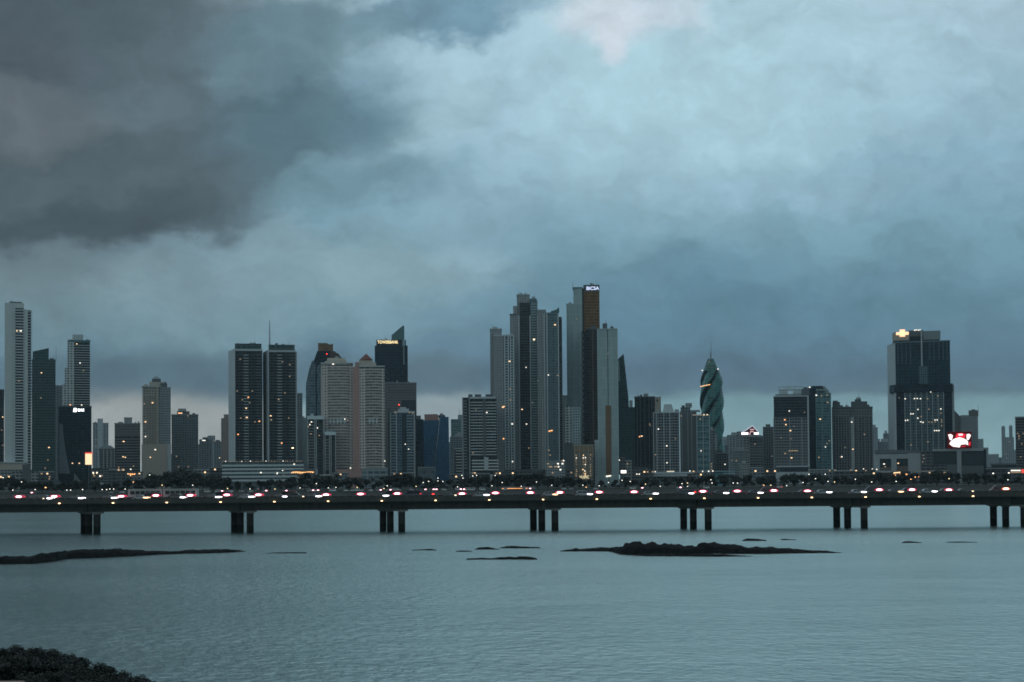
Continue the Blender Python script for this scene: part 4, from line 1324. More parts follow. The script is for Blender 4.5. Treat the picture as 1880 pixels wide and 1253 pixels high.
b = B('apartment_tower', 'plain grey tower showing just right of the twin dark towers', 2200, 544, 556, 722)
b.box('tower_wall', 545, 555.5, 722, None, f_far2)
b = B('apartment_tower', 'bare grey concrete slab beside the white capped dark glass block', 1800, 546, 564, 767)
b.box('tower_wall', 547, 555, 767, None, grey, 0, 26)
b.box('tower_wall', 555.02, 563.5, 767, None, lgrey, 0.6, 26)
for lab, x0, x1, top in (('dark glass block under a white cap, the taller of two', 564, 595, 764), ('dark glass block under a white cap, the lower of two', 596, 617, 793)):
    b = B('glass_block', lab, 1700, x0, x1, top, group='white capped dark glass blocks')
    b.box('tower_wall', x0 + 0.3, x1 - 0.3, top + 6.4, None, f_darkapt, 0.5, 26)
    b.box('roof_slab', x0, x1, top, top + 6.3, plain('cap_white', (0.52, 0.58, 0.57), 0.6, 0.3, 0.1), -0.6, 26)
    b.fin([x0 + 1, (x0 + x1) / 2 - 1.5, (x0 + x1) / 2 + 1.5, x1 - 1], top + 6.5, None, grey, 1.1, 0.8, d=0.5)
    b.fl(x0 + 2, (x0 + x1) / 2 - 2.2, top + 10, 862, grey, 3.4, 0.2, 0.7, d=0.5)
    if x1 < 600:
        b.lit([(572, 775, 'b', .9), (569, 780, 'b', .8), (566, 784, 'd'), (583, 786, 'b', .8), (586, 800, 'd'), (571, 797, 'd')], -0.5)
b = B('restaurant', 'low dark building topped by an orange glowing wavy neon sign', 1500, 530, 590, 862, 'restaurant')
b.box('wall', 545, 582, 872, None, f_low, 0, 14)
b.box('roof', 540, 584, 862, 871.9, dgrey, -1, 15)
b.box('sign_post', 579, 583, 861, None, grey, -3, -2)
neon = MB()
ng = glow('neon_orange', (1.0, 0.50, 0.20), 2.4)
pv_ = None
for k in range(91):
    t = k / 90
    y = 868.3 + 1.6 * math.sin(t * 68) * (0.45 + 0.55 * math.sin(t * 3.14)) - 0.6 * math.sin(t * 9)
    q = (b.X(534.5 + 41.5 * t) + 0.5 * math.cos(t * 68), -1.6, b.Z(y))
    if pv_:
        neon.tube(pv_, q, 0.3, 0.3, ng, 5)
    pv_ = q
neon.obj('neon_lettering', b.root)
b.lit([(549, 877, 'f', 1.8), (564, 877, 'f', 2.6)], -0.3)
b = B('pavilion', 'small flat white roofed pavilion beside the neon sign building', 1500, 585, 613, 871, 'pavilion')
b.box('roof', 585, 612.5, 871.5, 874, white, -4, 10)
b.box('wall', 588, 610, 874.1, None, f_lowd, 0, 8)
b.fin([586.5, 611], 874.1, None, grey, 0.8, 0.8, 'post', -2.5)

# --- faceted tower with bronze crown
b = B('faceted_tower', 'faceted dark glass tower with a bronze block crown behind the pink hotel', 1950, 561, 628, 630)
f_fac = facade('facade_faceted', (0.17, 0.21, 0.235), (0.085, 0.115, 0.135), 3.8, 2.4, (0.15, 0.97), (0.05, 0.95), 0.15, 0.05)
b.slab('glass_facet', [(560.5, 868), (579.5, 868), (579.5, 668), (573.5, 662), (567, 682), (562, 706)], -3, 20, f_fac)
b.slab('glass_facet', [(582, 868), (600, 868), (600, 664), (582, 672)], -2, 20, f_fac)
b.slab('tower_wall', [(579.6, 868), (581.9, 868), (581.9, 672), (600, 660), (629, 660), (622, 650), (612, 645), (583, 645), (576, 664), (579.6, 668)], -1, 22, f_navy)
b.box('crown', 584.5, 602, 630, 645, f_orangebr, 2, 16)
b.slab('crown', [(602.05, 645), (612, 645), (612, 630.5), (608, 632.5), (602.05, 631.5)], 3, 16, f_orangebr)
b.slab('sloped_roof', [(606, 657), (628, 657.5), (615, 645.3), (606, 645.3)], -2, 12, plain('brown_slope', (0.10, 0.07, 0.06), 0.7, 0.3, 0.1))
b.lit([(600.5, 650.5, 'r', .7)], -2.2)

# --- pink hotel pair
for lab, x0, x1, top, up, xa, xb, isr in (('pinkish white hotel tower with a flat stepped top', 590, 649, 666, 657, 601, 634, False), ('pinkish white hotel tower with a small red pyramid roof', 650, 707, 672, 660, 659, 688, True)):
    b = B('hotel_tower', lab, 1720, x0, x1, up if not isr else 648, 'hotel', 'pair of pinkish white hotel towers')
    xs = x0 + (0 if not isr else 10)
    b.box('tower_wall', xs, x1 - 7, top + 2, 782, f_pink, 0, 30)
    b.box('tower_wall', xs, x1 - 7, 782.02, None, facade('facade_pink_low', (0.47, 0.385, 0.35), (0.07, 0.08, 0.08), 3.4, 3.6, (0.42, 0.9), (0.05, 0.95), curtain=0.2), 0, 30)
    b.box('corner_bay', x1 - 6.98, x1 - 0.5, top + 4, None, f_pinksq, 0.6, 30)
    b.box('corner_bay', xs, xs + 12, top + 5, None, f_pinksq, -0.7, -0.02)
    b.box('roof_slab', xs - 0.6, x1, top, top + 1.9, white, -1.2, 31)
    b.box('penthouse', xa - 3, xb + 3, up + 5, top - 0.1, beige, 4, 26)
    b.box('penthouse', xa, xb - (4 if isr else 0), up, up + 4.9, plain('cream_render', (0.52, 0.43, 0.35), 0.7, 0.3, 0.1), 6, 22)
    b.fl(xs + 13, x1 - 9, top + 8, 858, plain('hotel_band', (0.56, 0.46, 0.415), 0.7, 0.3, 0.1), 3.4, 0.3, 0.8)
    b.box('sky_lobby', xs + 14, x1 - 12, 769, 778, f_white, -1.0, -0.82)
    if isr:
        b.prism('pyramid_roof', [(661, 4), (684.5, 4), (684.5, 24), (661, 24)], 648, 659.9, redroof, [(672.5, 13.9), (673, 13.9), (673, 14.1), (672.5, 14.1)])
        b.box('pink_strip', 648.4, 659.95, 674, None, pink, -0.5, 28)
        b.box('pink_strip', 652, 658, 665, 673.9, pink, 2, 24)
        b.lit([(690, 830, 'f'), (706, 847, 'b', .7)], -1.2)
    else:
        b.lit([(612, 669, 'b', 1.3), (633, 770, 'b', .8), (638, 772, 'd'), (643, 860, 'b', .9)], -1.2)
        b.box('corner_pier', 589.5, 594, 690, None, plain('pale_pier', (0.48, 0.40, 0.36), 0.7, 0.3, 0.1), -1.2, -0.72)
b = B('hotel_podium', 'low podium of the pink hotel, half pink and half pale blue', 1660, 614, 713, 862, 'podium')
b.box('podium_wall', 615, 664, 862, None, pink, 0, 36)
b.box('podium_wall', 664.02, 712, 861, None, facade('facade_podium_pale', (0.26, 0.29, 0.29), (0.10, 0.14, 0.15), 5, 7, (0.2, 0.8), (0.08, 0.92)), -0.6, 36)
b.box('roof_slab', 664, 712.5, 859.8, 860.9, lgrey, -1.0, 36)

# --- dark navy signed tower
b = B('bank_tower', 'dark navy tower with a lit yellow TOWERBANK sign and pointed glass fin', 2050, 688, 749, 598, 'office tower')
b.box('tower_wall', 688.5, 743.5, 635, None, f_navy, 0, 34)
b.box('tower_wall', 743.52, 749, 634.5, None, f_navy, 2, 34)
b.box('sign_storey', 691.5, 740, 624.5, 634.9, f_navy, 0.4, 30)
b.box('sign_storey', 744, 746, 624.5, 634.4, f_navy, 3, 30)
b.slab('glass_fin', [(719.5, 624.4), (743, 624.4), (743, 598), (740, 598), (719.5, 615.5)], 2, 5, tglass)
b.box('fin_strip', 740.5, 743.3, 624.4, 670, plain('fin_strip', (0.12, 0.19, 0.2), 0.3, 0.5, 0.1), -0.8, -0.05)
b.text('TOWERBANK', 693.5, 731.5, 628.8, 5.6, glow('sign_yellow', (1.0, 0.80, 0.42), 1.7), -0.4)
b = B('office_block', 'grey brown block with a dark lower front below the navy tower', 1990, 704, 766, 703)
b.box('tower_wall', 705, 765, 721, None, f_greybr, 0, 34)
b.box('upper_storeys', 705, 765, 704, 720.9, f_greybr, 0.2, 34)
b.box('dark_panel', 737, 764, 735, 772, dglass, -0.3, -0.03)
b.box('roof_slab', 704.6, 765.4, 702.5, 703.9, grey, -0.4, 34)
b.fl(715, 762, 712, 722, dgrey, 3.6, 0.4, 0.2, 'louver')
b = B('apartment_tower', 'slim blue glass tower in a white frame with a red roof light', 1740, 713, 762, 748)
b.box('tower_wall', 716, 760.5, 758, None, facade('facade_blue_slim', (0.15, 0.20, 0.23), (0.035, 0.07, 0.095), 3.4, 2.4, (0.25, 0.97), (0.08, 0.92), 0.1, 0.25), 0, 28)
b.fin([717, 728, 761], 757, None, lgrey, 1.1, 1.2)
b.box('dark_bay', 738, 746, 760, None, dglass, -0.4, -0.03)
b.box('side_wall', 712.5, 716, 752, None, dgrey, 1, 28)
b.box('roof_slab', 723, 762, 755.5, 757.9, white, -1, 20)
b.box('penthouse', 731, 751, 750.5, 755.4, lgrey, 4, 16)
b.box('penthouse', 735, 746, 747.5, 750.4, lgrey, 5, 15)
b.fl(718, 727, 762, 868, lgrey, 3.4, 0.2, 0.8)
b.fl(747, 760, 762, 868, lgrey, 3.4, 0.18, 0.8)
b.lit([(733, 743.5, 'r', .8), (744, 816, 'b', .7), (750, 825, 'b', .6), (726, 758, 'd'), (752, 758, 'd'), (758, 759, 'd')], -1.0)
b = B('office_block', 'black windowless looking block left of the blue slanted tower', 1950, 763, 779, 769)
b.box('tower_wall', 763.5, 778, 770, None, f_navy)
b.box('roof_tank', 764, 773, 763, 769.9, dgrey, 6, 16)
b = B('office_tower', 'blue glass tower split by a dark slanting line, pink panel on top', 1800, 777, 825, 760)
b.slab('tower_wall', [(778, 886), (795.5, 886), (795, 858), (806.5, 772), (777.5, 772)], 0, 30, f_blue)
b.slab('seam', [(795.6, 886), (797.2, 886), (796.8, 858), (808, 764), (806.6, 764), (795.1, 858)], -1.35, 28, dglass)
b.slab('tower_wall', [(797.3, 886), (825, 886), (824, 766), (808.1, 766), (796.9, 858)], -1.2, 30, f_blue)
b.slab('roof_panel', [(779.5, 771.9), (805, 771.9), (805.5, 764.5), (803, 760.5), (779.5, 761)], 1, 24, pink)
b.box('roof_panel', 802, 818, 762.5, 765.9, dgrey, 2, 20)
b = B('entrance_block', 'small grey glass box at the foot of the blue slanted tower', 1700, 766, 800, 858)
b.prism('wall', [(767, 0), (798, 0), (800, 16), (767, 16)], 859, None, facade('facade_entrance', (0.13, 0.15, 0.16), (0.09, 0.115, 0.125), 5, 5, (0.05, 0.95), (0.05, 0.95), 0.2), None)
b.box('roof', 766.5, 798.5, 857.8, 858.9, grey, -0.4, 16)

# --- background between blue tower and banded tower
b = B('glass_tower', 'green tinted far glass slab beside the blue slanted tower', 2600, 827, 848, 770)
b.box('tower_wall', 828, 847, 770, None, f_fargreen)
b = B('apartment_tower', 'thin pale far tower peeking above the green far slab', 3200, 838, 850, 758)
b.box('tower_wall', 841, 850, 762, None, f_far)
b.mast(844, 750, 763, 0.5)
b = B('apartment_block', 'grey far block with a stepped top below the green far slab', 2300, 824, 850, 797)
b.box('tower_wall', 826, 849, 802, None, f_far2)
b.slab('roof', [(832, 801.9), (849, 801.9), (849, 795), (842, 793)], 2, 14, grey)
b = B('apartment_block', 'narrow block of stacked white balconies left of the white banded tower', 1800, 834, 850, 824)
b.box('tower_wall', 835, 849, 825, None, f_darkapt)
b.fl(836.5, 848.5, 827, 872, white, 3.6, 0.42, 1.2)
b.box('roof_slab', 834.5, 849.5, 823.4, 824.9, white, -1.3, 28)

b = B('apartment_tower', 'dark tower with bright white balcony bands left of the tall cluster', 1700, 848, 913, 724)
b.box('tower_wall', 849.5, 912, 730, None, f_darkapt, 0, 32)
b.box('roof_slab', 863, 911, 729, 732.5, lgrey, -1.4, -0.02)
wb = plain('band_white', (0.46, 0.48, 0.475), 0.65, 0.3, 0.12)
b.fl(864, 887, 736, 836, wb, 3.4, 0.3, 1.3)
b.fl(892, 911.5, 736, 836, wb, 3.4, 0.3, 1.3)
b.fl(851, 857, 734, 860, grey, 3.4, 0.25, 1.0)
b.fin([849.8, 862], 730, None, grey, 1.2, 1.0)
b.box('side_pier', 887.3, 891.7, 731, 840, dgrey, -0.9, -0.03)
b.fl(866, 888, 840, 864, white, 3.6, 0.42, 2.0, d=-0.5)
b.fl(896.5, 915, 840, 864, white, 3.6, 0.42, 2.0, d=-0.5)
b.box('core_wall', 888.2, 896.3, 840, 864, lgrey, -2.0, -0.03)
for x0, x1 in ((860, 868), (872, 884), (892, 904)):
    b.box('penthouse', x0, x1, 724, 729.9, dgrey, 4, 18)
b.box('annex', 866, 905, 872, None, white, -20, -10)
b.lit([(894, 758, 'b'), (874, 753, 'f'), (868, 832, 'd')], -1.6)

# --- tall grey cluster
cs = plain('cluster_stripe', (0.50, 0.53, 0.53), 0.6, 0.3, 0.1)
b = B('apartment_tower', 'stepped grey tower with two white vertical stripes, lowest of the tall cluster', 1750, 900, 945, 603)
b.box('tower_wall', 900.5, 922, 604, None, f_clusterg, 6, 34)
b.box('tower_wall', 908, 944, 618, None, f_cluster, 0, 30)
b.prism('side_wall', [(901.5, 30), (907.9, 0), (908.9, -0.4), (925, -0.4), (925, -0.03), (910, 6)], 618, None, f_clusterg)
b.box('roof_slab', 907.5, 944.5, 615.5, 617.9, lgrey, -0.8, 30)
b.box('roof_slab', 900, 922.5, 602.5, 603.9, lgrey, 5.5, 34)
b.fin([927, 934, 938, 943.5], 618, 862, cs, 1.2, 1.2)
b.fl(928, 933, 622, 862, cs, 3.3, 0.28, 0.9)
b.fl(939, 943, 622, 862, cs, 3.3, 0.28, 0.9)
b.lit([(936, 664, 'a', 1.4), (937, 715, 'd'), (923, 748, 'a', 1.4), (925, 747, 'o'), (940, 779, 'b', 1.2), (924, 806, 'o'), (937, 735, 'd'), (940, 848, 'b', .8)], -1.5)
b = B('apartment_tower', 'tallest grey tower of the cluster, with a blocky stepped summit', 1800, 937, 990, 540)
b.box('tower_wall', 937, 955, 578, None, f_clusterg, 2, 34)
b.box('tower_wall', 955.02, 975, 556, None, f_darkapt, 0.5, 34)
b.box('tower_wall', 975.02, 988, 552, None, f_clustert, 0, 34)
b.box('summit', 950, 973.5, 541, 577.9, f_clusterg, 6, 30)
b.box('summit', 943, 950, 561, 577.9, grey, 5, 26)
b.box('summit', 973.52, 986.5, 548, 551.9, f_clustert, 3, 26)
b.box('roof_slab', 949.4, 974, 539.6, 540.9, lgrey, 5.5, 30.5)
b.box('roof_slab', 936.5, 950, 576, 577.9, dgrey, 1, 8)
b.fin([953.5, 974, 988], 580, None, cs, 1.2, 0.9)
b.fl(956, 972, 582, 862, dgrey, 3.3, 0.22, 0.7)
b.fl(975.5, 987, 556, 862, cs, 3.3, 0.2, 0.8)
b.lit([(981, 624, 'B', 1.3), (966, 675, 'b', .7), (958, 752, 'a', 1.2), (966, 779, 'b'), (988, 700, 'f'), (977, 740, 'f'), (970, 823, 'd')], -1.1)
b = B('apartment_tower', 'sail topped blue grey tower, third of the tall cluster', 1780, 987, 1034, 565)
b.box('tower_wall', 988.5, 1003, 570, None, f_clusterg, 1, 32)
b.box('tower_wall', 1003.02, 1027, 574, None, f_clustert, 0, 32)
b.box('tower_wall', 1027.02, 1032.5, 582, None, f_darkapt, 2.5, 32)
b.slab('sail_crown', [(1012, 573.9), (1028.5, 573.9), (1027.5, 564.5), (1022, 569), (1013, 571.5)], 0.5, 3, tglass)
b.box('roof_slab', 988, 1003.5, 568.2, 569.9, lgrey, 0.5, 30)
b.fin([1000, 1005, 1026], 576, None, cs, 1.2, 0.9)
b.fl(1006, 1016, 580, 860, plain('bluegrey_band', (0.20, 0.25, 0.27), 0.6, 0.4, 0.1), 3.3, 0.22, 0.8)
b.fl(1018, 1025.5, 580, 860, plain('bluegrey_band', (0.20, 0.25, 0.27)), 3.3, 0.22, 0.8)
b.fl(1027.2, 1033.5, 585, 860, dgrey, 3.3, 0.26, 2.0, d=2.5)
b.fin([996], 730, None, white, 1.0, 1.3)
b.lit([(1020, 597, 'a', 1.4), (1007, 689, 'b', .8), (1008, 792, 'o', 1.3), (1012, 791, 'o', 1.6), (1024, 690, 'd'), (1007, 827, 'd'), (1009, 836, 'd')], -1.2)
for k, (x, y) in enumerate([(1021, 858), (1031, 861), (1033, 849)]):
    b.lit([(x, y, 'd')], -1.2)
b = B('annex_block', 'speckled grey low block at the foot of the tall cluster', 1640, 996, 1040, 845)
b.box('wall', 1002, 1038, 846, None, f_grid2, 0, 20)
b.rlit(14, 1006, 1036, 850, 874, -0.2, 'dbd')
b.box('wall', 945, 1001.9, 862, None, f_lowd, 4, 20)
b = B('apartment_tower', 'dark far tower between the cluster and the bronze topped tower', 2300, 1033, 1044, 724)
b.box('tower_wall', 1033, 1044, 726, None, f_far2)

# --- bronze topped tower and pale panel tower
b = B('office_tower', 'tall tower with a bronze summit bearing a lit BICSA sign', 1850, 1040, 1102, 522, 'office tower')
b.box('tower_wall', 1041, 1070, 559, None, f_panel, 0, 32)
b.box('upper_wall', 1054, 1070, 529, 558.9, f_panel, 3, 28)
b.box('roof_slab', 1052.5, 1071, 527, 528.9, tglass, 2.5, 28)
b.box('roof_slab', 1040.5, 1070.4, 557.6, 558.9, lgrey, -0.4, 2.9)
b.box('bronze_tower', 1072.5, 1102, 523, 640, f_bronze, 6, 40)
b.box('sign_band', 1073.5, 1102.3, 522.5, 535, dgrey, 5.4, 5.97)
b.text('BICSA', 1078, 1101, 529.3, 6.2, glow('sign_ice', (0.62, 0.72, 1.0), 1.5), 5.0)
b.box('dark_slot', 1070.02, 1072.48, 529, None, dglass, 3.5, 30)
b.fin([1043.5, 1050, 1062], 559, 820, plain('panel_line', (0.2, 0.26, 0.26), 0.5, 0.4), 0.5, 0.3)
b.mast(1053, 515, 529, 0.35, 6)
b.lit([(1060, 586, 'f')], -0.3)
b = B('office_tower', 'dark brown serrated tower wedged between two pale panelled towers', 1790, 1067, 1100, 604, 'office tower')
f_dbrown = facade('facade_dark_brown', (0.05, 0.042, 0.04), (0.022, 0.02, 0.022), 3.6, 2.2, (0.2, 0.95), (0.05, 0.95), 0.2, 0.02)
b.box('tower_wall', 1082, 1098, 605, None, f_dbrown, 0, 30)
b.box('tower_wall', 1069, 1081.98, 608, None, facade('facade_near_black', (0.02, 0.025, 0.03), (0.012, 0.016, 0.02), 3.6, 2.4, (0.2, 0.95), (0.05, 0.95), 0.2, 0.02), 1.5, 30)
b.fl(1068, 1072, 612, 812, dgrey, 7.2, 0.5, 0.9, d=1.5)
b.box('penthouse', 1086, 1095, 598, 604.9, dgrey, 4, 18)
b.box('roof_slab', 1077, 1096, 603, 604.9, dgrey, 1.6, 26)
b.fin([1089], 606, 812, plain('brown_seam', (0.10, 0.075, 0.065), 0.6, 0.3), 1.4, 0.4)
b = B('office_tower', 'pale panelled tower with a tall narrow bronze inset near its foot', 1700, 1097, 1136, 592, 'office tower')
b.box('tower_wall', 1098.5, 1115.9, 605, None, f_panel, 0, 30)
b.box('tower_wall', 1117.1, 1134, 605, None, f_panel, 0, 30)
b.box('seam', 1115.92, 1117.08, 606, None, dglass, 0.6, 28)
b.box('bronze_inset', 1111.5, 1121.5, 745, 872, plain('bronze_inset', (0.17, 0.095, 0.05), 0.45, 0.5, 0.25, 0.3), -0.9, -0.03)
b.fin([1098, 1134.5], 604, None, plain('edge_pale', (0.42, 0.5, 0.49), 0.5, 0.4), 0.9, 0.7)
b.box('roof_slab', 1098, 1134.5, 603.4, 604.9, lgrey, -0.6, 30)
b.box('lift_core', 1107.5, 1116, 593.5, 603.3, dgrey, 4, 14)
b.mast(1113, 584, 594, 0.3, 8)
b.box('side_wing', 1091, 1097.5, 808, None, lgrey, -2, 20)
b.fl(1091, 1097, 812, 872, grey, 3.6, 0.3, 0.4, d=-2)
b.lit([(1116, 874.5, 'b', 1.5), (1113, 875, 'b', 1.5), (1119, 874, 'b', 1.2), (1117, 650, 'f')], -1.2)
b = B('apartment_block', 'white low tower with punched windows below the bronze topped tower', 1790, 1035, 1068, 745)
b.box('tower_wall', 1037, 1048.5, 746, None, f_white, 0, 24)
b.box('tower_wall', 1048.52, 1066, 748, None, facade('facade_white_small', (0.36, 0.42, 0.42), (0.05, 0.07, 0.08), 3.3, 3.0, (0.35, 0.8), (0.25, 0.75)), 0.8, 24)
b.box('side_wall', 1036, 1052, 814, None, dgrey, -12, -0.1)
b = B('office_block', 'warm lit office block with rows of glowing windows and HUSNC letters', 1660, 1050, 1093, 817, 'office building')
b.box('wall', 1053.5, 1089.5, 819, None, f_office, 0, 26)
tanm = plain('tan_frame', (0.36, 0.30, 0.23), 0.7, 0.3, 0.1)
b.box('roof_slab', 1053, 1090, 817, 818.9, tanm, -0.6, 26)
b.fin([1055, 1064, 1072, 1080, 1089], 819, 840, tanm, 0.9, 0.7)
b.box('tan_panel', 1055.6, 1088.4, 820.5, 830, plain('tan_panel', (0.24, 0.17, 0.10), 0.6, 0.3, 0.2), -0.25, -0.03)
b.fl(1054, 1089, 831, 872, tanm, 3.7, 0.2, 0.6, 'floor_slab')
b.box('side_wall', 1050.5, 1053.3, 820, None, dgrey, 1, 26)
for y in (836, 841, 845, 849, 853.5, 857.5, 862, 866, 870, 874):
    for x in (1058, 1070.5, 1074.5, 1084):
        if rb.random() < 0.85:
            b.lit([(x + rb.uniform(-.8, .8), y + rb.uniform(-.5, .5), rb.choice('bdddaf'), rb.uniform(.55, .9))], -0.75)
b.lit([(1073.5, 865, 'b', .7), (1075.5, 868, 'd', .8), (1071.5, 868.5, 'd', .8), (1074, 870.5, 'a', .8)], -0.8)
b.text('HUSNC', 1064, 1081, 876.5, 5.5, glow('sign_cream', (1.0, 0.85, 0.55), 1.0), -0.9)
b = B('sign_board', 'white lit sign board standing right of the pale panelled tower', 1480, 1138, 1151, 862, 'sign')
b.box('panel', 1140, 1149.5, 864, 869, glow('sign_panel_white', (1.0, 0.97, 0.88), 2.6), -0.3, 0.2)
b.box('post', 1144, 1145.4, 869.1, None, dgrey, 0.0, 0.4)
b = B('low_block', 'low dim blocks with two violet lights right of the white sign', 1700, 1137, 1180, 838)
b.box('wall', 1138, 1148, 838, None, f_lowd)
b.box('wall', 1148.1, 1160, 845, None, f_low)
b.box('wall', 1160.1, 1182, 858, None, f_lowd)
b.lit([(1169, 871, 'b', .9), (1173.5, 871, 'b', .9), (1137, 845, 'b', .8), (1152, 852, 'd')], -0.3)

# --- right of the centre
b = B('sail_tower', 'dark teal tower shaped like a pointed sail', 2050, 1133, 1160, 650, 'office tower')
b.slab('tower_wall', [(1133, 872), (1160, 872), (1157.5, 800), (1154, 730), (1150, 690), (1146, 650), (1134, 661)], 0, 30, f_sail)
b.slab('edge_wall', [(1133.6, 700), (1139, 700), (1138, 663), (1134.3, 664)], -0.4, -0.03, plain('sail_edge', (0.15, 0.18, 0.18), 0.4, 0.4))
b = B('glass_tower', 'low dark teal slab attached at the right of the sail tower', 2150, 1150, 1168, 735)
b.box('tower_wall', 1150, 1167, 748, None, f_sail)
b.box('roof_crown', 1156, 1162, 735, 747.9, f_far, 3, 14)
b = B('apartment_tower', 'dark flat topped tower with a pale side wall', 1900, 1164, 1215, 722)
b.box('tower_wall', 1165.5, 1202.5, 730, None, f_navy, 0, 30)
b.box('side_wall', 1202.52, 1214, 729, None, beige, 1, 30)
b.box('roof_slab', 1165, 1203, 728, 729.9, dgrey, -0.5, 30)
b.box('penthouse', 1182, 1191, 722.5, 727.9, grey, 5, 16)
b.fin([1170, 1176, 1184, 1192, 1197], 730, None, dgrey, 0.7, 0.4)
b.box('window_bay', 1206, 1209, 734, 738, dglass, 0.7, 0.97)
b.lit([(1178, 801, 'a', 1.6), (1193, 779, 'd'), (1194, 782, 'f'), (1174, 802, 'o')], -0.6)
b = B('hotel_tower', 'broad gridded hotel slab with white vertical ribs and rooftop box', 1720, 1199, 1249, 741, 'hotel')
b.box('tower_wall', 1199.5, 1247.5, 759, None, f_gridd, 0, 24)
b.fin([1200, 1206, 1219, 1230, 1247], 758, None, lgrey, 0.9, 0.9)
b.fl(1206.5, 1246.5, 766, 866, plain('grid_band', (0.27, 0.29, 0.30), 0.7, 0.3, 0.1), 3.3, 0.24, 0.7, 'floor_slab')
b.box('roof_slab', 1199, 1248, 757, 758.9, lgrey, -1, 24)
b.prism('penthouse', [(1217, 4), (1238, 4), (1238, 18), (1217, 18)], 742, 756.9, lgrey, [(1220, 6), (1234, 6), (1234, 16), (1220, 16)])
b.box('penthouse', 1239, 1247, 752, 756.9, grey, 4, 16)
b.lit([(1209, 788, 'b'), (1224, 819, 'b'), (1203, 835, 'd'), (1224, 850, 'b', .8), (1240, 806, 'f')], -1.0)
b = B('canopy_building', 'pale low building with a lit cream strip at the foot of the gridded hotel', 1600, 1192, 1272, 864, 'pavilion')
b.box('wall', 1196, 1270, 870, None, f_low, 0, 20)
b.box('roof', 1194, 1271, 867, 869.9, lgrey, -3, 20)
b.box('lit_strip', 1224, 1238, 865, 866.9, glow('strip_cream', (1.0, 0.92, 0.7), 0.75), -2, 0)
b.prism('awning', [(1196, -9), (1262, -9), (1262, -3.1), (1196, -3.1)], 871, 875, lgrey)
b.lit([(1266.5, 865.5, 'b', .8), (1203, 866, 'b', .6)], -3.3)
b = B('apartment_tower', 'plain dark grey slab between the gridded hotel and teal tower', 1850, 1247, 1281, 740)
b.box('tower_wall', 1248.5, 1279, 756, None, dgrey, 0, 24)
b.fin([1252, 1263, 1270], 756, None, grey, 0.8, 0.5)
b.box('upper_storeys', 1250, 1268, 748, 755.9, f_far2, 3, 18)
b.box('penthouse', 1259, 1271, 740, 747.9, f_far, 5, 16)
b.box('upper_storeys', 1268.1, 1286, 753, 755.9, grey, 3, 18)
b.lit([(1251, 764, 'd')], -0.7)
b = B('glass_tower', 'slim light teal glass tower with a row of roof lights', 1740, 1278, 1304, 761)
b.box('tower_wall', 1279.5, 1303, 764, None, f_teal, 0, 24)
b.fin([1279.5, 1291, 1303], 763, None, lgrey, 0.8, 0.7)
b.fl(1280, 1302.6, 772, 866, plain('teal_band', (0.2, 0.29, 0.30), 0.5, 0.4, 0.1), 6.8, 0.16, 0.5, 'floor_slab')
b.box('roof_slab', 1272, 1303.4, 761.5, 763.9, lgrey, -0.8, 24)
b.lit([(1273, 762, 'd', .8), (1277, 761.6, 'd', .8), (1282, 762, 'd', .8), (1287, 762, 'd'), (1293, 762, 'a', .8), (1299, 761.8, 'a', .8), (1286, 770, 'd'), (1287, 828, 'b', .7)], -1.1)
b.box('side_wall', 1272, 1279.4, 764, None, dgrey, 1, 24)

# --- twisted tower
b = B('twisted_tower', 'green glass tower twisted like a corkscrew with a thin spire', 2150, 1285, 1328, 625, 'office tower')
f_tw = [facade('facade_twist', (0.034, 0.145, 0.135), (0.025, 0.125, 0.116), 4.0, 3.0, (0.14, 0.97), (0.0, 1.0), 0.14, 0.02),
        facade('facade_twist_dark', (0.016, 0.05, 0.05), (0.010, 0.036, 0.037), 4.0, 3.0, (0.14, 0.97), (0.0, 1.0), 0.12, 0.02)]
zt, zb = b.Z(676), 0.0
cxp = b.X(1307)
nst = 90
rad = (b.X(1327.5) - b.X(1286)) / 2 * 1.1
tw = MB()
NS = 56
TEETH = 4
for i in range(nst + 1):
    t = i / nst
    z = zb + (zt - zb) * t
    ang = R(-20) + t * R(430)
    taper = 1.0 - 0.05 * t - (0.34 * ((t - 0.84) / 0.16) ** 1.6 if t > 0.84 else 0)
    for k in range(NS):
        a = 2 * math.pi * k / NS
        fr = (k / NS * TEETH) % 1.0
        # overlapping shells: radius swells along each shell, then steps in at its edge
        rr = rad * (0.73 + (0.29 * min(1.0, fr * 1.3) ** 0.7 if fr < 0.9 else 0.29 * (1 - fr) / 0.1))
        tw.v.append((cxp + rr * taper * math.cos(a + ang), 20 + rr * taper * math.sin(a + ang), z))
for i in range(nst):
    for k in range(NS):
        k2 = (k + 1) % NS
        a0 = i * NS
        edge = (k % (NS // TEETH)) >= NS // TEETH - 2 or (k % (NS // TEETH)) < 2  # darker copy of the glass paints shade along each shell's step
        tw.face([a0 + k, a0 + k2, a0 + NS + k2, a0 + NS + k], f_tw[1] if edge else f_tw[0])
tw.face([nst * NS + k for k in range(NS)], dgrey)
tw.obj('twisted_shaft', b.root)
# two step-out crescents where the petals overlap, then the tapered head and spire
b.prism('head', [(1295, 10), (1319, 10), (1321, 18), (1319, 26), (1295, 26), (1292, 18)], 657.5, 680, f_tw[0], [(1301, 15), (1311, 15), (1312, 18), (1311, 22), (1301, 22), (1300, 18)])
b.mast(1306.5, 625, 658, 0.5, 18, 'spire')
b.mast(1305.5, 645, 658, 0.7, 18, 'spire')
for y, x0, x1 in ((708, 1287, 1303),):
    for k in range(7):
        b.lit([(x0 + (x1 - x0) * k / 6, y - (k - 3) * 0.5, 'a' if k % 3 else 'o', 1.0)], 18 - rad - 1.4 + abs(k - 4) * 1.2)
b.lit([(1290, 680, 'b', 1.2), (1319, 678, 'b', 1.2), (1303, 664, 'd')], 18 - rad + 2)

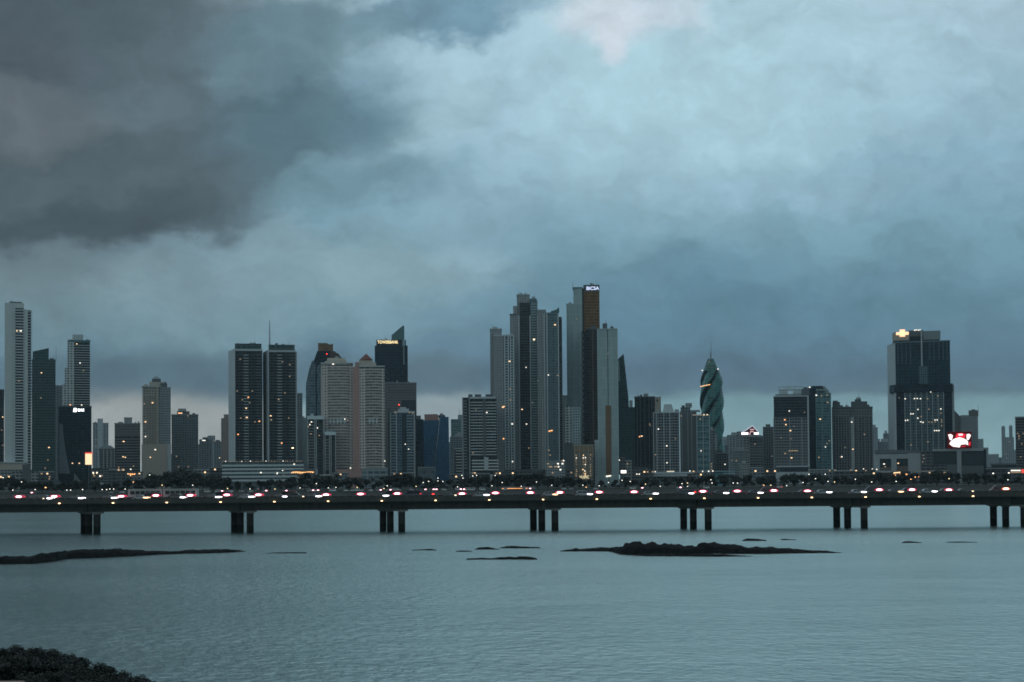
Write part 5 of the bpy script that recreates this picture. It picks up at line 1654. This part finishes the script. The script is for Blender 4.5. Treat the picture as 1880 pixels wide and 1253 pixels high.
# --- backdrop between twisted tower and dark hotel
for lab, Y, x0, x1, top, m, ex in (
        ('grey tower with columns of windows at the foot of the twisted tower', 1850, 1302, 1313, 790, f_far2, [(1306, 852, 'd'), (1306, 857, 'd'), (1306, 862, 'd')]),
        ('narrow blue grey block right of the twisted tower foot', 2000, 1311, 1318, 798, f_far, []),
        ('low brownish block with lit windows above the teal pavilion', 1900, 1304, 1337, 833, f_gridd, [(1331, 853, 'b'), (1306, 846, 'd'), (1306, 850, 'd'), (1344, 846, 'd')]),
        ('wide grey block with a setback roof right of the twisted tower', 2300, 1316, 1338, 818, f_far2, []),
        ('far speckled pale tower right of the twisted tower', 3400, 1321, 1341, 808, f_far, []),
        ('grey tower with paler ribs left of the gabled sign block', 2100, 1335, 1366, 800, f_far, []),
        ('flat blue grey block with white columns below the gabled sign', 1850, 1344, 1377, 828, f_grid2, [(1352, 846, 'd')]),
        ('pale narrow block standing before the gabled sign block', 1750, 1358, 1374, 852, f_grid2, []),
        ('dark banded narrow tower between the gabled sign and dark hotel', 1950, 1401, 1421, 785, f_gridd, [(1417, 838, 'f')]),
        ('far pale tower right of the paired brown towers', 3300, 1600, 1612, 786, f_far, []),
        ('far low pinkish block left of the huge glass tower', 3300, 1610, 1640, 812, f_far2, []),
        ('far tiny tower peeking at the side of the huge glass tower', 3600, 1622, 1632, 797, f_far2, [])):
    b = B('distant_block', lab, Y, x0, x1, top)
    b.box('tower_wall', x0, x1, top, None, m, 0, 24)
    b.box('roof_slab', x0 - 0.2, x1 + 0.2, top - 1.2, top - 0.05, grey, -0.4, 24)
    if (x1 - x0) > 9:
        b.box('penthouse', x0 + (x1 - x0) * .25, x0 + (x1 - x0) * .7, top - 6, top - 1.25, dgrey if m is f_gridd else grey, 5, 16)
    b.lit(ex, -0.3)
b = B('sign_block', 'dark grey block carrying a white outlined gable shaped neon sign', 1900, 1352, 1402, 790)
b.box('tower_wall', 1376, 1400, 803, None, f_gridd, 0, 24)
b.box('tower_wall', 1353, 1375.9, 792, None, f_far, 4, 24)
b.box('penthouse', 1362, 1398, 799.2, 802.9, grey, 3, 20)
b.fl(1377, 1399, 812, 866, grey, 3.6, 0.22, 0.4, 'floor_slab')
b.lit([(1386, 816, 'd')], -0.6)
b = B('rooftop_sign', 'gable shaped rooftop sign outlined in white with bright boxes at its foot', 1885, 1360, 1394, 781, 'sign')
sgw, sgp = glow('gable_white', (0.95, 0.97, 1.0), 2.2), glow('gable_pink', (1.0, 0.62, 0.66), 0.7)
b.slab('gable_board', [(1363, 799), (1392, 799), (1391, 792.5), (1382, 783), (1366, 793)], 0.3, 1.2, plain('gable_dark', (0.09, 0.02, 0.03), 0.6, 0.3))
gl = MB()
for p0, p1 in (((1362, 793.5), (1367, 792)), ((1367, 792), (1382, 782)), ((1382, 782), (1391.5, 792.5))):
    gl.tube((b.X(p0[0]), 0, b.Z(p0[1])), (b.X(p1[0]), 0, b.Z(p1[1])), 0.45, 0.45, glow('gable_line', (0.8, 0.82, 1.0), 0.75), 6)
gl.obj('neon_outline', b.root)
b.box('sign_box', 1361.5, 1374, 794.3, 798.2, sgw, -0.2, 0.28)
b.box('sign_box', 1384.5, 1393, 794.3, 798.2, sgw, -0.2, 0.28)
b.box('sign_bar', 1377.5, 1385, 788, 790, sgp, -0.1, 0.28)
b.box('sign_bar', 1377.5, 1384, 791.8, 793.8, sgp, -0.1, 0.28)
b.slab('sign_bar', [(1375, 798.6), (1377.4, 798.6), (1379, 794), (1377.5, 794)], -0.1, 0.28, sgp)
b.fin([1365, 1388], 799.1, 804, dgrey, 0.5, 0.5, 'post', 1)
b = B('teal_pavilion', 'low teal fronted pavilion with a white canopy on the shore', 1560, 1310, 1352, 864, 'pavilion')
b.box('wall', 1312, 1328, 866.5, None, plain('teal_wall', (0.09, 0.22, 0.24), 0.5, 0.4, 0.1), 0, 14)
b.box('roof', 1312, 1348.5, 864.6, 866.4, plain('teal_roof', (0.28, 0.42, 0.43), 0.5, 0.4, 0.1), -3, 14)
b.box('wall', 1328.1, 1348, 872, None, f_lowd, 1, 14)
b.box('canopy', 1328.1, 1348.5, 868.5, 871, plain('teal_roof', (0.28, 0.42, 0.43)), -2, 10)
b.lit([(1290, 865.5, 'b', .6), (1301, 865.5, 'b', .9), (1308.5, 865, 'b', .9)], -0.5)

# --- dark hotel, curved teal tower, paired brown towers
b = B('hotel_tower', 'dark hotel block with a pale rooftop sign frame and white right edge', 1750, 1420, 1488, 709, 'hotel')
b.box('tower_wall', 1421, 1482.5, 729, 766, facade('facade_hotel_dark', (0.045, 0.055, 0.065), (0.016, 0.025, 0.033), 3.4, 3.0, (0.25, 0.98), (0.02, 0.98), 0.12, 0.05), 0, 30)
b.box('tower_wall', 1421, 1482.5, 766.02, None, f_gridd, 0, 30)
b.fl(1422, 1482, 768, 862, plain('hotel_grey_band', (0.23, 0.25, 0.25), 0.7, 0.3, 0.1), 3.4, 0.26, 0.8, 'floor_slab')
b.fin([1420.7, 1450, 1472, 1483.5], 767, 862, grey, 0.9, 0.9)
b.box('edge_frame', 1482.6, 1485.5, 727, None, lgrey, -1.2, 28)
b.box('edge_frame', 1420.5, 1482.5, 727, 728.9, lgrey, -1.2, 28)
b.box('roof_box', 1432, 1447, 717, 723, plain('pale_box', (0.42, 0.45, 0.45), 0.6, 0.3), 4, 14)
b.box('roof_box', 1457, 1472, 717, 723, plain('pale_box', (0.42, 0.45, 0.45)), 4, 14)
b.box('roof_storey', 1424, 1472, 723.1, 726.9, grey, 5, 26)
b.box('roof_storey', 1472.1, 1487, 715, 726.9, dgrey, 4, 26)
b.box('sign_frame', 1431, 1476, 714.8, 716.9, grey, 6, 7)
for k in range(12):
    if k in (2, 8):
        continue
    b.box('sign_letter', 1438 + k * 3.2, 1440.2 + k * 3.2, 711.2 - 0.4 * (k % 2), 714.2, plain('sign_letter', (0.5, 0.58, 0.56), 0.5, 0.3), 6, 6.6)
b.box('sign_frame', 1430, 1478, 709.5, 710.3, grey, 6.2, 6.8)
b.fin([1431, 1446, 1462, 1477], 709.6, 723, grey, 0.4, 0.4, 'post', 7.2)
b.lit([(1449.5, 755, 'b', .8), (1477.5, 758, 'f'), (1441, 771, 'o'), (1443, 780, 'a'), (1451, 791, 'a', 1.3), (1449, 828, 'd', 1.5), (1454, 828, 'd', 1.6), (1459, 828, 'd', 1.6), (1463, 828, 'd'), (1441, 833, 'd', 1.5), (1452.5, 841, 'a', 1.2), (1434, 804, 'f'), (1452, 806, 'f'), (1457, 783, 'f')], -1.05)
b.box('porch', 1417, 1493, 867, None, lgrey, -14, -4)
b.box('dark_lobby', 1432, 1482, 858, 866, dglass, -3.9, -0.9)
b.box('porch_roof', 1424, 1486, 855.5, 857.9, lgrey, -5, -0.9)
b.box('kiosk', 1431, 1445, 872, None, plain('pale_box', (0.42, 0.45, 0.45)), -24, -18)
b = B('glass_tower', 'light teal glass tower with a curved stepped top beside the dark hotel', 1800, 1487, 1528, 707)
b.box('tower_wall', 1498.5, 1526, 722, None, f_teal, 0, 28)
b.box('tower_wall', 1483, 1498.4, 712, None, f_navy, 1.5, 28)
b.prism('curved_crown', [(1489, 2), (1517, 2), (1524, 8), (1524, 20), (1489, 24)], 714, 721.9, f_fargreen, [(1489, 2), (1515, 2), (1521, 8), (1521, 20), (1489, 24)])
b.prism('curved_crown', [(1489, 3), (1514, 3), (1519, 8), (1519, 18), (1489, 22)], 708.5, 713.9, f_sail, [(1490, 3), (1510, 3), (1515, 8), (1515, 18), (1490, 22)])
b.box('roof_slab', 1500, 1523, 715.5, 716.5, white, 1, 1.9)
b.fin([1498.6, 1510, 1526], 722, None, plain('teal_rib', (0.22, 0.31, 0.32), 0.5, 0.4), 0.7, 0.5)
b.lit([(1499.5, 726, 'b', 1.2), (1509, 727, 'd'), (1519.5, 726, 'd'), (1487.5, 711, 'b'), (1506, 770, 'a', 1.3), (1515, 821, 'b', .7)], -0.7)
b.rlit(4, 1500, 1524, 735, 850)
for lab, x0, x1, top, pts, pent in (
        ('dark gridded tower with a peaked rooftop, first of the paired brown towers', 1528, 1561, 747, [(1543, 840, 'd'), (1545, 839, 'b'), (1551, 822, 'f')], [(1529, 1543, 738, 746.9), (1530, 1539, 735.5, 737.9), (1543.1, 1548, 744, 746.9)]),
        ('dark gridded tower with a broad stepped roof, second of the paired brown towers', 1561, 1603, 747, [(1587, 798, 'd'), (1564, 775, 'b'), (1565.5, 825, 'a'), (1557, 768, 'f')], [(1563, 1593, 737, 746.9), (1570, 1582, 733, 736.9), (1593.1, 1597, 743, 746.9)])):
    b = B('apartment_tower', lab, 1820, x0, x1, pent[1][2], group='paired dark brown towers')
    b.box('tower_wall', x0 - 0.4, x1 - 0.5, top + 3.3, None, f_gridd, 0 if x0 < 1550 else -0.4, 28)
    if x0 > 1550:
        b.box('lift_core', 1556, 1566, top + 6, None, dgrey, 6, 20)
    b.box('roof_slab', x0, x1, top, top + 3.2, dgrey, -0.8, 28)
    for a, c, y0, y1 in pent:
        b.box('penthouse', a, c, y0, y1, dgrey, 4, 22)
    b.fin([x0 + 1 + (x1 - x0 - 2) * k / 6 for k in range(7)], 765, None, plain('brown_rib', (0.20, 0.205, 0.215), 0.7, 0.3), 0.8, 0.6)
    b.fl(x0 + 1, x1 - 1, 752, 764, grey, 3.4, 0.2, 0.6, 'floor_slab')
    b.lit(pts, -0.9)
    if x0 > 1555:
        b.box('pale_strip', 1562, 1568, 766, None, lgrey, -0.8, -0.64)

# --- huge glass tower on its mall podium
b = B('landmark_tower', 'huge dark glass tower with a glowing gold cross emblem at its crown', 1750, 1629, 1752, 604, 'office tower')
f_hgu = facade('facade_huge_upper', (0.02, 0.05, 0.062), (0.006, 0.028, 0.04), 3.8, 3.2, (0.1, 0.97), (0.1, 0.97), 0.1, 0.03)
b.prism('side_wall', [(1630, 30), (1643, -1.2), (1645, -1.2), (1645, 30)], 629, None, plain('huge_grey', (0.42, 0.44, 0.44), 0.7, 0.3, 0.12))
b.box('tower_wall', 1645.02, 1745.5, 629, 706, f_hgu, 0, 40)
b.box('roof_slab', 1640, 1746, 626.5, 628.9, plain('huge_trim', (0.11, 0.16, 0.17), 0.5, 0.4), -0.8, 40)
b.fin([1650, 1657, 1665, 1673], 630, 668, plain('huge_fin', (0.07, 0.12, 0.135), 0.4, 0.4), 0.9, 0.6)
b.fin([1708, 1716, 1725, 1733, 1740], 630, 662, plain('huge_fin', (0.07, 0.12, 0.135)), 0.9, 0.6)
b.fin([1693.5], 607, 673, lgrey, 1.6, 1.6)
b.box('window_bay', 1687.5, 1704, 673, 705, facade('facade_bay', (0.10, 0.15, 0.155), (0.035, 0.06, 0.07), 3.0, 2.4, (0.3, 0.9), (0.2, 0.8)), -1.2, -0.03)
b.prism('sky_band', [(1633, 10), (1642, -2.4), (1749.5, -2.4), (1750, 30), (1640, 42)], 706.02, 720, f_navy)
f_hgl = facade('facade_huge_lower', (0.11, 0.15, 0.16), (0.03, 0.05, 0.06), 3.5, 2.6, (0.25, 0.95), (0.15, 0.9), curtain=0.3)
b.box('tower_wall', 1645.02, 1660, 720.02, None, f_navy, 0.6, 40)
b.box('tower_wall', 1660.02, 1732, 720.02, None, f_hgl, 0, 40)
b.box('tower_wall', 1732.02, 1748, 720.02, None, f_navy, 0.6, 40)
b.fin([1661 + 10.2 * k for k in range(8)], 720.1, 828, plain('huge_rib', (0.26, 0.29, 0.29), 0.6, 0.3), 1.0, 0.9)
b.box('corner_pier', 1748.02, 1752, 708, None, grey, 2, 30)
b.box('crown', 1641, 1727, 617, 626.4, f_navy, 4, 34)
b.box('crown', 1643, 1690, 608, 616.9, f_navy, 8, 30)
b.box('crown_panel', 1640, 1671, 610, 624, beige, 2, 3.9)
b.box('crown_panel', 1697, 1728.5, 608, 624, plain('crown_pale', (0.20, 0.23, 0.23), 0.6, 0.3, 0.1), 3, 3.9)
b.box('crown', 1670, 1697, 606, 616.9, dgrey, 3.2, 7.9)
cg = glow('cross_gold', (1.0, 0.60, 0.34), 1.7)
em = MB()
em.prism([(b.X(1647), 1.2), (b.X(1670), 1.2), (b.X(1670), 1.9), (b.X(1647), 1.9)], b.Z(613.8), b.Z(608.8), cg)
em.prism([(b.X(1653.5), 1.0), (b.X(1663.5), 1.0), (b.X(1663.5), 1.15), (b.X(1653.5), 1.15)], b.Z(617.2), b.Z(604.2), cg)
em.obj('cross_emblem', b.root)
b.lit([(1681, 606, 'b', .8), (1684, 605.5, 'b', .8), (1688, 606, 'b', .8), (1691, 605.5, 'b', .7)], 2.4)
b.lit([(1662, 732, 'b'), (1679, 732, 'b'), (1684, 732, 'b'), (1690, 732.5, 'b'), (1703, 733, 'd'), (1709, 720.5, 'b', .8), (1722, 728, 'd'), (1651, 730, 'f'), (1685, 752, 'b', .8), (1705, 752, 'd'), (1727, 752, 'b'), (1672, 760, 'b', .9), (1676, 760, 'b', .9),
       (1662, 772, 'b', .9), (1666, 771.5, 'b', .9), (1684.5, 768, 'b'), (1690, 775, 'b'), (1694, 776, 'b'), (1710, 776, 'd'), (1716, 772, 'b', .9), (1720, 772, 'b', .9), (1728, 772, 'd'), (1728, 776, 'd'), (1728, 783, 'd'), (1715, 791.5, 'b'), (1719, 791.5, 'b'), (1723, 791.5, 'b')], -1.1, 1.3, 1.1)
b.rlit(6, 1662, 1730, 725, 820, -0.95, 'ff')
b = B('mall', 'long grey mall podium with large dark openings under the huge glass tower', 1640, 1603, 1692, 830, 'mall')
b.box('wall', 1604, 1615, 834, None, grey, 0, 60)
b.box('wall', 1615.02, 1636, 834, 842.4, grey, 0.4, 60)
b.box('opening', 1615.02, 1636, 842.5, 858, dglass, 3, 60)
b.box('wall', 1615.02, 1636, 858.1, None, brown if False else plain('mall_brown', (0.13, 0.10, 0.085), 0.8, 0.3, 0.2), 0.6, 60)
b.box('wall', 1636.02, 1646, 834, None, grey, 0, 60)
b.box('opening', 1646.02, 1667, 842.5, 856, dglass, 3, 60)
b.box('wall', 1646.02, 1667, 834, 842.4, grey, 0.4, 60)
b.box('wall', 1646.02, 1667, 856.1, None, plain('mall_brown', (0.13, 0.10, 0.085)), 0.6, 60)
b.box('wall', 1667.02, 1690, 833, None, grey, 0, 60)
b.box('roof', 1606, 1688, 826, 832.9, dgrey, 12, 58)
b.box('canopy_roof', 1560, 1640, 865, 867.5, lgrey, -22, -4)
b.lit([(1623, 852, 'b', 1.2), (1649, 851, 'a'), (1625, 857, 'd'), (1615, 861, 'f')], 2.6)
b.lit([(1586, 861, 'b', .7), (1602, 861.5, 'b', .9), (1610, 862, 'b', .8)], -22.5)
b = B('mall', 'dark framed mall block standing under the red lit screen', 1620, 1690, 1812, 824, 'mall')
b.box('roof', 1712, 1806, 824.5, 828.5, grey, -1.5, 60)
b.box('wall', 1690, 1714, 828.6, None, f_lowd, 2, 60)
b.box('opening', 1714.02, 1757, 828.6, 853, dglass, 1, 60)
b.box('pillar', 1757.02, 1765, 828.6, None, grey, -1.4, 10)
b.box('opening', 1765.02, 1806, 828.6, 856, dglass, 1, 60)
b.box('wall', 1738, 1757, 853.1, None, dgrey, 0.4, 60)
b.box('wall', 1714.02, 1737.9, 853.1, None, f_lowd, 1, 60)
b.box('wall', 1765.02, 1806, 856.1, None, dgrey, 0.6, 60)
b.box('corner_wall', 1806.02, 1811, 826, None, f_navy, 1, 60)
b.lit([(1695, 836, 'f'), (1696, 842, 'f'), (1694, 848, 'f')], 1.6)
b.box('canopy_roof', 1679, 1716, 864, 866.5, beige, -16, -2)
b = B('led_screen', 'glowing red and white screen on the roof of the dark mall block', 1615, 1739, 1784, 791, 'screen')
W_, R_, K_ = glow('screen_white', (1.0, 0.88, 0.87), 1.5), glow('screen_red', (1.0, 0.03, 0.06), 0.9), plain('screen_black', (0.02, 0.01, 0.012), 0.4, 0.4)
b.box('screen', 1739.5, 1784, 793, 823.5, glow('screen_field', (1.0, 0.05, 0.06), 0.05), 0.3, 1.6)
for pts, m in (([(1744, 808), (1748, 808), (1750, 800), (1746, 797), (1741, 798)], W_), ([(1754, 804), (1762, 806), (1772, 804), (1774, 798), (1766, 795.5), (1757, 796)], R_),
               ([(1760, 800), (1768, 800), (1768, 797), (1760, 797)], W_), ([(1775, 808), (1779, 808), (1783, 800), (1780, 797), (1775, 798)], W_),
               ([(1743, 815), (1749, 820), (1762, 822), (1764, 817), (1773, 816), (1778, 818), (1777, 810), (1771, 806), (1762, 803), (1752, 806), (1746, 810)], W_),
               ([(1778.6, 819), (1781.5, 819), (1782.5, 812), (1779.5, 812)], R_), ([(1764.2, 821), (1773, 820), (1772, 817.4), (1765, 818)], R_)):
    b.slab('screen_patch', pts, 0.05 if m is W_ else 0.12, 0.28, m)
b.slab('screen_patch', [(1763, 820), (1772, 819), (1770, 816.5), (1764, 817.5)], -0.1, 0.04, plain('screen_brown', (0.06, 0.02, 0.015), 0.5, 0.3))
b.fin([1748, 1776], 822.6, 825, dgrey, 0.6, 0.6, 'post', 1.4)
b = B('office_block', 'grey gridded block with a dark sloped shoulder right of the huge tower', 1950, 1750, 1799, 753)
b.slab('side_wing', [(1751, 866), (1763.9, 866), (1763.9, 765), (1752, 752)], 2, 26, dgrey)
b.box('tower_wall', 1764, 1796, 765, None, f_grid2, 0, 28)
b.box('upper_storeys', 1779, 1797, 754, 764.9, f_greybr, 2, 24)
b.box('roof_slab', 1763.5, 1780, 762.5, 764.9, grey, -0.5, 24)
b.mast(1797, 742, 755, 0.3)

# --- far right
for lab, x0, x1, top in (('first of the two hazy slim towers near the right edge', 1839, 1846, 782), ('second of the two hazy slim towers near the right edge', 1853, 1859.5, 781)):
    b = B('apartment_tower', lab, 4300, x0, x1, top, group='two hazy slim towers')
    b.box('tower_wall', x0, x1, top + 2, None, f_far, 0, 22)
    b.box('roof_tank', x0 + 1, x1 - 1, top, top + 1.9, grey, 4, 14)
b = B('apartment_block', 'hazy wide block below the two slim far towers', 3600, 1841, 1862, 803)
b.box('tower_wall', 1841, 1862, 803, None, f_far)
b.rlit(4, 1843, 1860, 808, 850)
b = B('apartment_tower', 'dark brown tower cut by the right edge of the picture', 1900, 1864, 1900, 765)
b.box('tower_wall', 1864.5, 1900, 767, None, f_brown, 0, 28)
b.box('roof_slab', 1864, 1900, 765, 766.9, grey, -0.6, 28)
b.rlit(6, 1867, 1879, 780, 850)
b = B('stadium_block', 'long low grey roofed hall near the right edge', 1560, 1815, 1878, 851, 'hall')
b.box('roof', 1818, 1868, 851, 854, dgrey, -2, 40)
b.box('wall', 1820, 1866, 854.1, 861, dglass, 0, 38)
b.box('base_wall', 1812, 1872, 861.1, None, f_lowd, -6, 38)
b.box('roof', 1810, 1874, 859.6, 861, grey, -8, -0.1)
b = B('shop_row', 'row of bright cream lit shopfronts with a red end near the right edge', 1500, 1850, 1884, 861, 'shops')
b.box('wall', 1850, 1886, 861, None, f_lowd, 0, 12)
for k in range(5):
    b.lit([(1857.5 + k * 3.6, 864.2, 'b', 1.2), (1857.5 + k * 3.6, 867.5, 'd', 1.4)], -0.3)
b.box('red_panel', 1875, 1883, 862, 869, glow('panel_red', (1.0, 0.12, 0.09), 0.9), -0.5, -0.03)
b.lit([(1852, 868.5, 'b', 1.0)], -0.3)
b = B('shop_row', 'orange lit shop signs below the mall podium', 1500, 1636, 1672, 866, 'shops')
b.box('wall', 1636, 1672, 866, None, f_lowd, 0, 12)
for k in range(5):
    b.lit([(1641.5 + k * 2.6, 868.5 - 0.2 * k, 'a', .8)], -0.3)
b.lit([(1643, 872.5, 'o', 1.1), (1653, 871, 'o', 1.2), (1656, 871.3, 'o', 1.4), (1660, 871, 'o', 1.4), (1664, 871.5, 'o', 1.2), (1683, 875, 'B', 1.0), (1687, 875.5, 'o', 1.0), (1692, 875, 'r', .6)], -0.35)
b = B('pavilion', 'long low waterfront pavilion edged with an orange light strip', 1204, 915, 988, 890, 'pavilion')
b.box('wall', 920, 984, 899, None, f_lowd, 0, 6)
b.prism('roof', [(918, -1), (986, -1), (986, 7), (918, 7)], 894, 898.9, dgrey, [(924, 1), (980, 1), (980, 5), (924, 5)])
b.box('light_strip', 921, 975, 896.6, 897.6, glow('strip_orange', (1.0, 0.40, 0.14), 1.6), -1.4, -1.05)
b = B('low_block', 'low block with orange lit windows in front of the brown banded block', 1600, 228, 262, 866)
b.box('wall', 230, 262, 868, None, f_low)
b.box('roof', 229, 263, 866.5, 867.9, dgrey, -1, 28)
b.lit([(235, 870.5, 'a', .8), (239, 870.8, 'o'), (243, 871, 'o', 1.3), (247, 870.8, 'o'), (256, 870, 'a'), (240, 862, 'b', .9)], -0.3)
b = B('low_block', 'low dark block with greenish white shop lights below the billboard', 1600, 164, 190, 858)
b.box('wall', 166, 189, 860, None, f_lowd)
b.lit([(171, 868, 'b', 1.1), (178, 868, 'b', 1.1), (173, 874, 'd', 1.6), (184, 874, 'b', 1.3), (187, 874, 'd', 1.3)], -0.3)
b = B('low_block', 'grey stepped low block below the first white tower', 1560, 40, 60, 853)
b.box('wall', 41, 57, 853, None, dgrey, 0, 20)
b.box('wall', 57.1, 70, 866, None, f_low, 0, 20)
b.box('wall', 22, 40.9, 866, None, f_low, 2, 20)
b.lit([(91, 876, 'd'), (90.5, 880, 'd')], -0.3)

# low fillers behind the trees
FILL = [(-10, 20, 872), (66, 100, 866), (200, 228, 862), (318, 352, 856), (356, 384, 862), (384, 408, 858), (610, 640, 868), (720, 760, 868), (826, 846, 870), (862, 900, 869), (905, 945, 866),
        (1040, 1052, 862), (1180, 1200, 862), (1270, 1300, 866), (1376, 1402, 858), (1402, 1424, 862), (1486, 1530, 862), (1530, 1570, 864), (1570, 1606, 862), (1716, 1740, 864), (1795, 1822, 858), (1700, 1720, 868)]
fills = []
for i, (x0, x1, top) in enumerate(FILL):
    b = B('low_block', '', 1560 + (i * 53 % 90), x0, x1, top, 'building', 'low buildings behind the shore trees')
    b.box('wall', x0, x1, top + 1.5, None, rb.choice([f_low, f_lowd, f_lowd, f_far2]), 0, 22)
    b.box('roof', x0 - 0.3, x1 + 0.3, top, top + 1.4, rb.choice([dgrey, grey, lgrey]), -0.6, 22)
    if i % 3 == 0:
        b.box('roof_tank', x0 + 4, x0 + 10, top - 3, top - 0.1, dgrey, 5, 12)
    b.rlit(rb.choice([1, 2, 3]), x0 + 1, x1 - 1, top + 4, top + 9, -0.25, 'da')
    fills.append(((x0 + x1) / 2, b.root))
name_by_place(fills, 'low grey building', 'at the foot of the')
FARB = [(196, 210, 840), (312, 322, 834), (362, 372, 816), (398, 412, 826), (546, 566, 800), (822, 832, 812), (1040, 1050, 800), (1160, 1170, 780), (1210, 1222, 800), (1296, 1312, 812), (1346, 1356, 806), (1392, 1406, 800),
        (1604, 1616, 806), (1614, 1630, 818), (1750, 1760, 800), (1800, 1815, 822), (1812, 1834, 834), (1826, 1842, 840), (1858, 1872, 826), (1796, 1806, 806)]
fars = []
for i, (x0, x1, top) in enumerate(FARB):
    b = B('far_building', '', 3300 + (i * 331 % 1500), x0, x1, top, 'building', 'small hazy buildings far behind the towers')
    b.box('tower_wall', x0, x1, top + 1, None, rb.choice([f_far, f_far2, f_far]), 0, 22)
    b.box('roof_slab', x0 - 0.1, x1 + 0.1, top, top + 0.95, rb.choice([grey, lgrey]), -0.4, 22)
    fars.append(((x0 + x1) / 2, b.root))
name_by_place(fars, 'small hazy far building', 'behind the')

# rooftop plant: lift motor rooms, tanks, aerials on the flat roofs
CLUT = [('tall white tower with a dark balcony', 12, 26, 557), ('green glass tower', 91, 101, 660), ('stepped white balcony', 155, 164, 625), ('brown banded', 212, 226, 777), ('brown banded', 246, 256, 777),
        ('grey apartment tower with a lit', 350, 362, 761), ('left of the twin pair', 434, 478, 631), ('right of the twin pair', 497, 538, 633), ('bare grey concrete', 548, 562, 767), ('taller of two', 567, 592, 764),
        ('lower of two', 599, 614, 793), ('flat stepped top', 608, 630, 657), ('dark navy tower', 694, 716, 624.5), ('grey brown block', 710, 760, 702.5), ('blue glass tower split', 806, 817, 762.5),
        ('lowest of the tall cluster', 903, 919, 602.5), ('lowest of the tall cluster', 924, 942, 615.5), ('tallest grey tower', 952, 971, 539.6), ('tallest grey tower', 976, 985, 548), ('bronze summit', 1044, 1052, 557.6),
        ('bronze summit', 1074, 1100, 522.5), ('tall narrow bronze', 1119, 1132, 603.4), ('dark flat topped tower', 1168, 1180, 728), ('broad gridded', 1203, 1216, 757), ('plain dark grey slab', 1251, 1258, 748),
        ('slim light teal', 1282, 1300, 761.5), ('dark hotel block', 1474, 1486, 715), ('first of the paired', 1549, 1559, 747), ('second of the paired', 1571, 1581, 733), ('huge dark glass', 1700, 1724, 617),
        ('sloped shoulder', 1781, 1795, 754), ('domed', 298, 306, 704), ('small pale tower', 172, 178, 778), ('far flat', 0, 0, 0)]
ru = random.Random(31)
for key, x0, x1, y in CLUT:
    b = next((q for q in BL if key in q.root['label']), None)
    if b is None:
        continue
    for _ in range(ru.choice([2, 3, 3, 4])):
        w = ru.uniform(1.6, 4.5)
        x = ru.uniform(b.X(x0), b.X(x1) - w)
        d = ru.uniform(6, 16)
        MB().box(x, x + w, d, d + ru.uniform(2, 4), b.Z(y) - 0.2, b.Z(y) + ru.uniform(1.2, 3.2), ru.choice([dgrey, grey, lgrey])).obj('roof_unit', b.root)
    if ru.random() < 0.55:
        x = ru.uniform(b.X(x0), b.X(x1))
        MB().tube((x, 10, b.Z(y) - 0.2), (x, 10, b.Z(y) + ru.uniform(5, 9)), 0.22, 0.1, steel, 5).obj('aerial', b.root)
